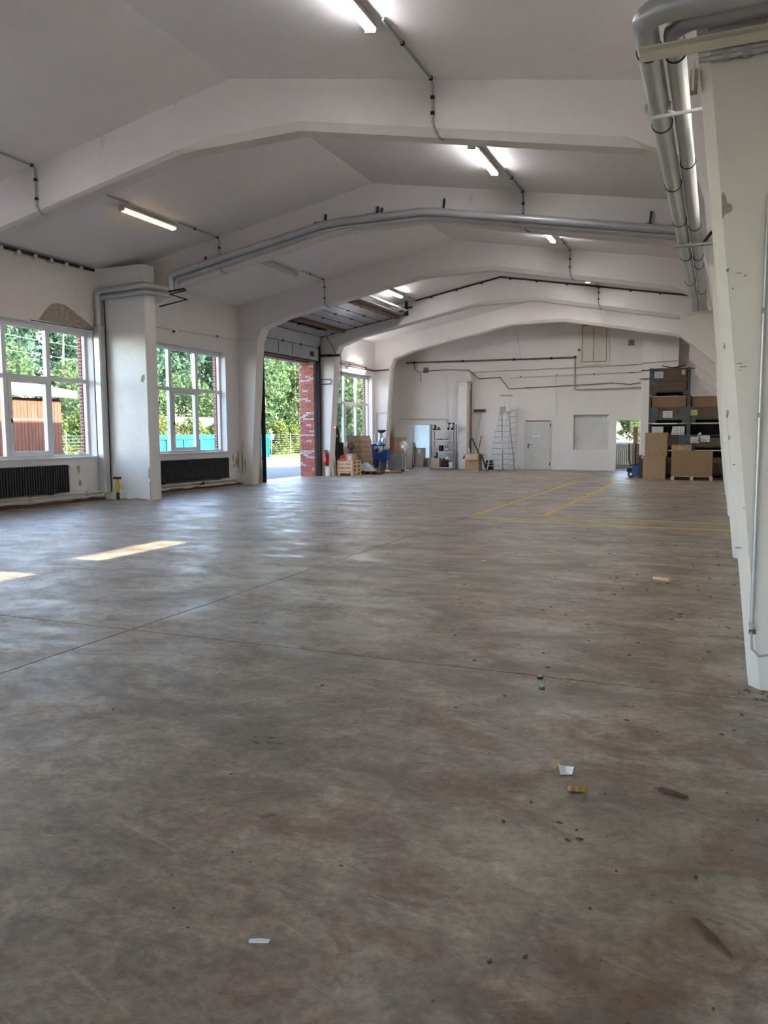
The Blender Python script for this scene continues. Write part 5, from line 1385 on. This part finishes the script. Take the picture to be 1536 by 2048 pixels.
for a, b in (((-0.1, 0, 0), (-0.1, 0, 0.36)), ((0.0, 0, 0), (0.0, 0, 0.36)), ((-0.1, 0, 0.36), (0.0, 0, 0.36)), ((0.16, 0, 0), (0.16, 0, 0.36)), ((0.26, 0, 0), (0.26, 0, 0.36)), ((0.16, 0, 0.36), (0.26, 0, 0.36)), ((-0.1, 0, 0.1), (0.26, 0, 0.1))):
    MB().bar(a, b, 0.02, 0.02).build('rod', M_COND, t)
conduit([(-12.55, 29.45, 0.012), (-12.2, 29.3, 0.012), (-11.95, 29.6, 0.012), (-11.8, 29.9, 0.012), (-12.05, 30.2, 0.012)], 0.011, 'dark cable lying curled on the floor before the heater', M_BLACK, (), 'cable', 'power_cable')
# tall cardboard sheets and white board
for x0, x1, y, lb in ((-13.62, -13.22, 32.62, 'tall brown cardboard sheet next to the last column'), (-13.21, -12.72, 32.70, 'tall brown cardboard sheet behind the pedestal fan')):
    t = thing('cardboard_sheet', lb, 'cardboard', ((x0 + x1) / 2, y, 0), group='tall cardboard sheets')
    MB().obox((0, 0.04, 0.71), (x1 - x0, 0.02, 1.42), rx(-0.05)).build('panel', M_CARD2, t)
    MB().obox(((x1 - x0) / 2 - 0.02, 0.028, 0.71), (0.03, 0.03, 1.42), rx(-0.05)).build('fold', M_CARD, t)
t = thing('white_board', 'white board with a small notice leaning behind the cardboard sheets', 'board', (-13.25, 33.6, 0))
MB().obox((0, 0.1, 1.0), (0.92, 0.02, 2.0), rx(-0.08)).build('sheet', M_WHITE, t)
MB().obox((-0.02, 0.115, 1.58), (0.22, 0.008, 0.15), rx(-0.08)).build('notice_sheet', M_PAPER, t)
fn = thing('pedestal_fan', 'white pedestal fan standing before the tall cardboard sheets', 'fan', (-12.45, 31.9, 0))
MB().lathe([(0.19, 0), (0.20, 0.015), (0.05, 0.04), (0.03, 0.06)], 20).build('base', M_WHITE, fn, SM)
MB().tube([(0, 0, 0.05), (0, 0, 0.55)], 0.022, 10).build('pole', M_WHITE, fn, SM)
MB().tube([(0, 0, 0.55), (0, 0, 0.86)], 0.013, 8).build('inner_pole', M_COND, fn, SM)
MB().lathe([(0.05, -0.02), (0.075, 0.02), (0.07, 0.14), (0.03, 0.17)], 14, (0, 0, 1.08), 'y').build('motor', M_WHITE, fn, SM)
gd_ = MB()
for k in range(4):
    gd_.torus((0, -0.06 + abs(k - 3) * 0.0, 1.08), 0.055 + 0.05 * k, 0.004, 'y', 28, 4)
for k in range(24):
    a = 2 * math.pi * k / 24
    gd_.tube([(0.04 * math.cos(a), -0.075, 1.08 + 0.04 * math.sin(a)), (0.15 * math.cos(a), -0.075, 1.08 + 0.15 * math.sin(a)), (0.205 * math.cos(a), -0.04, 1.08 + 0.205 * math.sin(a))], 0.003, 4)
o = gd_.build('guard', M_WHITE, fn); o['kind'] = 'stuff'
for k in range(3):
    a = 2.094 * k + 0.5
    MB().prism([(0.02, -0.03), (0.10, -0.075), (0.17, -0.05), (0.18, 0.03), (0.10, 0.06), (0.02, 0.03)], 'y', -0.008, 0.008).rot(Matrix.Rotation(a, 3, 'Y') @ Matrix.Rotation(0.35, 3, 'X')).build('blade', M_WHITE, fn).location = (0, -0.03, 1.08)
MB().lathe([(0.035, -0.02), (0.04, 0.0), (0.03, 0.02)], 14, (0, -0.06, 1.08), 'y').build('hub', M_COND, fn, SM)
MB().box(-0.03, 0.03, -0.03, 0.03, 0.84, 0.98).build('neck', M_WHITE, fn)

# ------------------------------------------------------------------ metal shelf with contents
sf = thing('shelf_rack', 'slotted metal shelf rack with five tiers beside the doorway', 'shelf', (-11.10, 33.30, 0))
SX0, SX1, SY0, SY1 = -11.66, -10.64, 33.10, 33.48
for x in (SX0, SX1):
    for y in (SY0, SY1):
        MB().box(x - 0.018, x + 0.018, y - 0.018, y + 0.018, 0, 1.98).build('post', mat('shelf_post_grey', (0.14, 0.15, 0.16), 0.5), sf, world=True)
TIERS = (0.10, 0.80, 1.31, 1.73)
for z in TIERS:
    MB().box(SX0, SX1, SY0, SY1, z - 0.03, z).build('shelf_board', M_ALU, sf, world=True)
MB().bar((SX0, SY1, 0.15), (SX1, SY1, 1.25), 0.015, 0.004).build('brace', M_GALV, sf, world=True)
MB().bar((SX1, SY1 + 0.005, 0.15), (SX0, SY1 + 0.005, 1.25), 0.015, 0.004).build('brace', M_GALV, sf, world=True)
carton('brown carton with a dark band on the bottom tier of the metal shelf', SX0 - 0.02, SX0 + 0.36, SY0 - 0.02, SY1 - 0.06, 0.102, 0.50, M_CARD3, False)
carton('small brown carton with a white label on the third tier of the metal shelf', SX0 + 0.04, SX0 + 0.32, SY0 + 0.02, SY1 - 0.06, 0.802, 1.04, M_CARD3, False, lab=(0.02, 0.10, 0.15, 0.21))
carton('black carton beside the small brown one on the metal shelf', SX0 + 0.335, SX0 + 0.46, SY0 + 0.02, SY1 - 0.06, 0.802, 1.06, M_DARK, False)
def bottle(label, x, y, z, h, r, m, cap):
    t = thing('bottle', label, 'bottle', (x, y, z))
    MB().lathe([(r * 0.9, 0), (r, 0.01), (r, h * 0.6), (r * 0.35, h * 0.78), (r * 0.35, h * 0.88)], 14).build('body', m, t, SM)
    MB().lathe([(r * 0.4, h * 0.88), (r * 0.4, h)], 12).build('cap', cap, t, SM)
    MB().lathe([(r * 1.01, h * 0.15), (r * 1.01, h * 0.5)], 14).build('paper_label', M_PAPER, t, SM)
bottle('green bottle standing on the third tier of the metal shelf', SX0 + 0.60, 33.24, 0.802, 0.26, 0.045, M_GREEN, M_BLACK)
bottle('taller dark green spray bottle on the third tier of the metal shelf', SX0 + 0.68, 33.28, 0.802, 0.32, 0.04, M_GREEN, M_DARK)
t = thing('hand_tool', 'dark hand tool lying on the third tier of the metal shelf', 'tool', (SX0 + 0.88, 33.25, 0.802))
MB().bar((-0.09, 0, 0.015), (0.04, 0, 0.015), 0.03, 0.03).build('grip', M_BLACK, t)
MB().box(0.04, 0.1, -0.03, 0.03, 0, 0.04).build('tool_head', M_DARK, t)
rr = random.Random(4)
for i in range(5):
    x = SX0 + 0.13 + i * 0.14
    t = thing('hand_tool', ['red-handled tool at the end of the second tier', 'black pliers next to the red-handled tool', 'bundle of black cable on the second tier', 'dark drill bit case on the second tier', 'flat dark blade on the second tier'][i] + ' of the metal shelf', 'tool', (x, 33.25, 1.312), rr.uniform(-0.6, 0.6))
    MB().bar((-0.09, 0, 0.02), (0.03, 0, 0.02), 0.035, 0.03 + 0.01 * (i % 3)).build('grip', M_REDP if i == 0 else M_BLACK, t)
    MB().bar((0.03, 0, 0.015), (0.11, 0, 0.015), 0.02, 0.02).build('tool_head', M_DARK, t)
def canister(label, x, y, z, w, h, m):
    t = thing('binder', label, 'binder', (x, y, z), 0, 'binders on the metal shelf')
    MB().box(-w / 2, w / 2, 0, 0.26, 0, h).build('cover', m, t)
    MB().box(-w / 2 + 0.01, w / 2 - 0.01, -0.002, 0, h * 0.35, h * 0.9).build('spine_label', M_PAPER, t)
canister('grey binder on the top tier of the metal shelf', SX1 - 0.10, 33.14, 1.732, 0.08, 0.32, M_DARK)
canister('dark slim binder between the white and grey ones on the top tier', SX1 - 0.28, 33.16, 1.732, 0.06, 0.32, M_DARK)
canister('white binder at the pier end of the top tier', SX1 - 0.19, 33.2, 1.732, 0.07, 0.24, M_PAPER)
canister('tall dark binder at the doorway end of the top tier', SX0 + 0.07, 33.16, 1.732, 0.08, 0.22, M_DARK)
canister('black binder standing on the carton on the bottom tier', SX0 + 0.14, 33.16, 0.502, 0.08, 0.27, M_BLACK)
t = thing('cloth_heap', 'small brown rag heap on the top tier of the metal shelf', 'rag', (SX0 + 0.28, 33.25, 1.732))
MB().lathe([(0.10, 0), (0.09, 0.05), (0.05, 0.12), (0.01, 0.15)], 9).build('cloth', M_MUD, t, SM)
t = thing('plastic_bag', 'dark plastic bag slumped on the bottom tier of the metal shelf', 'bag', (SX0 + 0.58, 33.27, 0.102))
MB().lathe([(0.16, 0), (0.19, 0.08), (0.17, 0.25), (0.12, 0.36), (0.05, 0.42)], 11).build('film', M_DARK, t, SM)
MB().lathe([(0.10, 0.3), (0.15, 0.36), (0.06, 0.46)], 9, (0.12, -0.03, 0)).build('fold', M_FILM, t, SM)
t = thing('bucket', 'white bucket on the bottom tier of the metal shelf', 'bucket', (SX1 - 0.15, 33.22, 0.102))
MB().lathe([(0.09, 0), (0.115, 0.22), (0.12, 0.23), (0.105, 0.225), (0.085, 0.02)], 18).build('pail', M_PAPER, t, SM)
MB().torus((0, -0.02, 0.2), 0.115, 0.005, 'y', 20, 5).build('bail', M_COND, t, SM)

# ------------------------------------------------------------------ open carton with tools, broom, ladder
ob = thing('open_carton', 'open brown carton full of broom handles before the flue pier', 'box', (-9.545, 32.45, 0))
hx, hy, hh = 0.295, 0.27, 0.72
for a in (((-hx, hx), (-hy, -hy + 0.008)), ((-hx, hx), (hy - 0.008, hy)), ((-hx, -hx + 0.008), (-hy + 0.008, hy - 0.008)), ((hx - 0.008, hx), (-hy + 0.008, hy - 0.008))):
    MB().box(a[0][0], a[0][1], a[1][0], a[1][1], 0.008, hh).build('side', M_CARD, ob)
MB().box(-hx, hx, -hy, hy, 0, 0.008).build('bottom', M_CARD, ob)
MB().obox((-0.005, -hy - 0.045, hh - 0.125), (2 * hx - 0.02, 0.006, 0.26), rx(-0.28)).build('flap', M_CARD3, ob)
MB().obox((-hx - 0.055, 0, hh - 0.10), (0.006, 2 * hy - 0.02, 0.24), ry(0.5)).build('flap', M_CARD2, ob)
MB().obox((hx + 0.11, 0, hh - 0.03), (0.006, 2 * hy - 0.02, 0.24), ry(1.9)).build('flap', M_CARD, ob)
for z, m, w in ((0.36, M_BLACK, 0.018), (0.18, M_YELP, 0.02)):
    MB().box(-0.05 - w, -0.05 + w, -hy - 0.003, -hy - 0.0005, z - 0.015, z + 0.015).build('stamp', m, ob)
def stick(name, label, cat, p, q, r, m, extra=None):
    t = thing(name, label, cat, p)
    MB().tube([p, q], r, 8).build('shaft', m, t, SM, world=True)
    return t
stick('wooden_pole', 'long dark pole standing in the open carton along the flue pier', 'pole', (-9.75, 32.5, 0.02), (-9.98, 33.35, 3.45), 0.018, M_RUST)
stick('wooden_pole', 'short brown handle leaning out of the open carton', 'pole', (-9.50, 32.4, 0.02), (-9.28, 32.75, 1.48), 0.022, M_RUST)
stick('wooden_pole', 'thin brown stick upright in the open carton', 'pole', (-9.62, 32.5, 0.02), (-9.60, 32.7, 1.42), 0.012, M_RUST)
stick('wooden_pole', 'white plastic tube in the open carton', 'pole', (-9.72, 32.35, 0.02), (-9.72, 32.4, 0.98), 0.022, M_WHITE)
t = thing('vacuum_hose', 'black hose arching out of the open carton down to the floor', 'hose', (-9.4, 32.5, 0))
MB().tube([(-9.70, 32.4, 0.95), (-9.71, 32.4, 1.15), (-9.68, 32.4, 1.30), (-9.62, 32.4, 1.36), (-9.55, 32.4, 1.30), (-9.45, 32.42, 1.05), (-9.36, 32.45, 0.8), (-9.18, 32.5, 0.62), (-9.10, 32.5, 0.35), (-9.02, 32.5, 0.12)], 0.028, 10).build('tube', M_BLACK, t, SM, world=True)
t = thing('vacuum_cleaner', 'dark vacuum cleaner on the floor behind the aluminium ladder', 'vacuum cleaner', (-8.98, 32.95, 0))
MB().lathe([(0.16, 0.04), (0.18, 0.10), (0.18, 0.34), (0.14, 0.42), (0.05, 0.45)], 18).build('drum', M_BLACK, t, SM)
MB().lathe([(0.185, 0.30), (0.185, 0.33)], 18).build('rim_band', M_GALV, t, SM)
for a in (0.5, 2.6, 4.7):
    MB().lathe([(0.015, -0.015), (0.035, -0.015), (0.035, 0.015), (0.015, 0.015)], 10, (0.15 * math.cos(a), 0.15 * math.sin(a), 0.035), 'y').build('caster', M_GUM, t, SM)
bw = thing('broom', 'wide red-brown broom leaning head-up on the far wall', 'broom', (-9.70, 33.9, 0))
MB().tube([(-9.92, 33.60, 0.02), (-9.70, 33.93, 2.52)], 0.014, 8).build('handle', M_COND, bw, SM, world=True)
MB().box(-9.97, -9.44, 33.90, 33.97, 2.52, 2.58).build('block', mat('broom_wood', (0.16, 0.03, 0.02), 0.6), bw, world=True)
mb = MB()
for i in range(26):
    x = -9.96 + i * 0.02
    mb.box(x - 0.007, x + 0.007, 33.905, 33.965, 2.58, 2.64)
o = mb.build('bristles', M_MUD, bw, world=True); o['kind'] = 'stuff'
b2 = stick('wooden_pole', 'thin pale handle leaning on the wall beside the broom', 'pole', (-9.80, 33.6, 0.02), (-9.66, 33.95, 2.45), 0.010, M_COND)

ld = thing('step_ladder', 'tall aluminium platform step ladder by the far wall', 'ladder', (-8.5, 32.8, 0))
H = 2.45
def rail(p, q, w=0.06, d=0.035):
    MB().bar(p, q, d, w, (0, 1, 0)).build('rail', M_ALU, ld, world=True)
FA, FB = (-8.93, 32.35), (-8.37, 32.35); TA, TB = (-8.58, 33.0), (-8.31, 33.0)
rail((FA[0], FA[1], 0), (TA[0], TA[1], H)); rail((FB[0], FB[1], 0), (TB[0], TB[1], H))
for p_, q_ in (((-8.60, 33.75, 0), (-8.50, 33.1, H)), ((-8.08, 33.75, 0), (-8.20, 33.1, H))):
    MB().bar(p_, q_, 0.03, 0.06, (0, 1, 0)).build('rail', M_COND, ld, world=True)  # rear rails, treads and top parts in darker grey, shading put into colour
for k in range(10):
    f = (k + 0.9) / 10.2
    x0 = FA[0] + (TA[0] - FA[0]) * f; x1 = FB[0] + (TB[0] - FB[0]) * f; y = FA[1] + (TA[1] - FA[1]) * f; z = H * f
    MB().box(x0, x1, y - 0.02, y + 0.09, z - 0.02, z + 0.015).build('tread', M_COND, ld, world=True)
    xa = -8.60 + 0.10 * f; xb = -8.08 - 0.12 * f; yb_ = 33.75 - 0.65 * f
    if k % 1 == 0:
        MB().bar((xa, yb_, z), (xb, yb_, z), 0.02, 0.02).build('cross_bar', M_COND, ld, world=True)
MB().box(-8.62, -8.14, 33.0, 33.35, H, H + 0.04).build('platform', M_COND, ld, world=True)
MB().box(-8.58, -8.30, 32.99, 33.0, H, H + 0.25).build('back_plate', M_COND, ld, world=True)
for x, y in ((-8.57, 33.0), (-8.16, 33.0), (-8.47, 33.35), (-8.22, 33.35)):
    MB().bar((x, y, H), (x + 0.04, y, 3.16), 0.022, 0.022).build('rail_post', M_ALU, ld, world=True)
MB().box(-8.54, -8.10, 32.98, 33.02, 3.15, 3.19).build('hand_rail', M_COND, ld, world=True)
MB().box(-8.54, -8.10, 33.33, 33.37, 3.15, 3.19).build('hand_rail', M_COND, ld, world=True)
for x in (-8.53, -8.11):
    MB().box(x - 0.02, x + 0.02, 33.02, 33.33, 3.15, 3.19).build('hand_rail', M_COND, ld, world=True)
for x, y in ((-8.93, 32.35), (-8.37, 32.35), (-8.60, 33.75), (-8.08, 33.75)):
    MB().box(x - 0.03, x + 0.03, y - 0.03, y + 0.03, 0, 0.04).build('rubber_foot', M_GUM, ld, world=True)
MB().box(-8.10, -8.06, 33.7, 33.74, 0.2, 1.9).build('safety_strip', M_ALU, ld, world=True)
l2 = thing('folding_ladder', 'folded aluminium ladder leaning behind the platform ladder', 'ladder', (-8.15, 33.6, 0))
for x in (-8.30, -7.98):
    MB().bar((x, 33.50, 0), (x - 0.02, 33.93, 2.7), 0.025, 0.06, (0, 1, 0)).build('rail', M_ALU, l2, world=True)
for k in range(10):
    f = (k + 0.5) / 10
    MB().bar((-8.30 - 0.02 * f, 33.50 + 0.43 * f, 2.7 * f), (-7.98 - 0.02 * f, 33.50 + 0.43 * f, 2.7 * f), 0.03, 0.025).build('rung', M_COND, l2, world=True)

# ------------------------------------------------------------------ odds and ends on the floor
def bit(name, label, cat, u, v, builder, m, rot=0.0):
    t = thing(name, label, cat, (u, v, 0.0), rot)
    for nm, mb in builder:
        mb.build(nm, m, t)
    return t
bit('wood_offcut', 'small pale wood offcut lying on the floor before the second column', 'wood', -0.49, 8.73, [('block', MB().prism([(-0.10, -0.02), (0.09, -0.025), (0.10, 0.02), (-0.04, 0.03)], 'z', 0.0, 0.025))], M_PINE, -0.5)
t = thing('paper_scrap', 'crumpled white paper scrap on the near floor', 'paper', (-0.59, 3.53, 0.0), 0.3)
MB().add([(-0.03, -0.03, 0.004), (0.02, -0.045, 0.012), (0.035, 0.0, 0.03), (0.0, 0.035, 0.018), (-0.035, 0.02, 0.03), (0.0, 0.0, 0.004)], [(0, 1, 5), (1, 2, 5), (2, 3, 5), (3, 4, 5), (4, 0, 5)]).build('sheet', M_PAPER, t)
MB().add([(-0.05, 0.03, 0.002), (-0.02, 0.04, 0.03), (-0.05, 0.07, 0.04), (-0.07, 0.05, 0.01)], [(0, 1, 2, 3)]).build('torn_edge', M_CARD, t)
t = thing('dry_leaf', 'curled ochre dry leaf near the paper scrap', 'leaf', (-0.51, 3.35, 0.0), 0.2)
for k in range(5):
    MB().lathe([(0.004, 0), (0.014, 0.008), (0.011, 0.022), (0.003, 0.028)], 7, (-0.03 + k * 0.015, 0.006 * (k % 2), 0)).build('lobe', mat('ochre_leaf', (0.36, 0.22, 0.06), 0.8), t, SM)
t = thing('bark_chip', 'dark grey bark chip on the near floor', 'bark', (-0.13, 3.48, 0.0), -0.3)
MB().prism([(-0.06, -0.006), (-0.03, -0.018), (0.05, -0.014), (0.07, 0.0), (0.02, 0.012), (-0.05, 0.014)], 'z', 0.0, 0.014).build('chip', M_MUD, t)
t = thing('bark_chip', 'long dark splinter at the floor edge close to the viewer', 'bark', (0.03, 2.50, 0.0), -0.95)
MB().prism([(-0.09, -0.012), (0.0, -0.016), (0.08, -0.004), (0.10, 0.004), (0.02, 0.014), (-0.08, 0.012)], 'z', 0.0, 0.008).build('chip', M_MUD, t)
for x, y, m, lb in ((-0.99, 4.88, M_BLACK, 'black bottle cap on the floor joint'), (-0.94, 4.69, M_GREEN, 'green bottle cap just before the floor joint')):
    t = thing('plastic_disc', lb, 'bottle cap', (x, y, 0.0))
    MB().lathe([(0.018, 0), (0.020, 0.004), (0.018, 0.014), (0.008, 0.017)], 14).build('shell', m, t, SM)
    MB().lathe([(0.012, 0.016), (0.011, 0.018)], 12).build('top_disc', M_GALV, t, SM)
for x, y, lb in ((-1.33, 11.69, 'thin white strip on the floor beyond the yellow lines'), (-1.25, 1.95, 'tiny white paper flake closest to the viewer'), (-2.6, 9.3, 'small white scrap in the middle of the hall floor')):
    t = thing('paper_flake', lb, 'paper', (x, y, 0.0), 0.4)
    MB().prism([(-0.03, -0.006), (0.03, -0.008), (0.035, 0.006), (0.0, 0.012), (-0.03, 0.008)], 'z', 0, 0.004).build('sheet', M_PAPER, t)
rr = random.Random(77); mb = MB()
for i in range(420):
    if i < 260:
        x = 0.3 - abs(rr.gauss(0, 1.3)); y = rr.uniform(1.9, 12)
    else:
        x = rr.uniform(-13, 0); y = rr.uniform(2.5, 22)
    if x > 0.3 or x < -13.5: continue
    s = rr.choice((0.0025, 0.003, 0.004, 0.004, 0.006, 0.009)) * (0.8 + y / 14)
    a = rr.uniform(0, 6.28); c, d = math.cos(a), math.sin(a)
    p = [(-s * 1.4, -s * 0.5), (s * 0.8, -s * 0.7), (s * 1.5, s * 0.2), (-s * 0.2, s * 0.8)]
    mb.prism([(x + u * c - v * d, y + u * d + v * c) for u, v in p], 'z', 0.0, s * 0.45)
o = mb.build('floor_debris', M_MUD)
tag(o, 'scattered dark crumbs and chips of dirt all over the floor', 'debris', kind='stuff')
mb = MB()
for i in range(45):
    y = 5.13 - abs(rr.gauss(0, 0.10)); x = rr.uniform(0.16, 0.345)
    s = rr.choice((0.002, 0.003, 0.004, 0.007))
    mb.prism([(x - s * 1.5, y - s * 0.5), (x + s, y - s * 0.4), (x + s * 0.3, y + s)], 'z', 0, s * 0.6)
o = mb.build('column_debris', M_MUD); tag(o, 'crumbled dirt gathered at the foot of the near column', 'debris', kind='stuff')
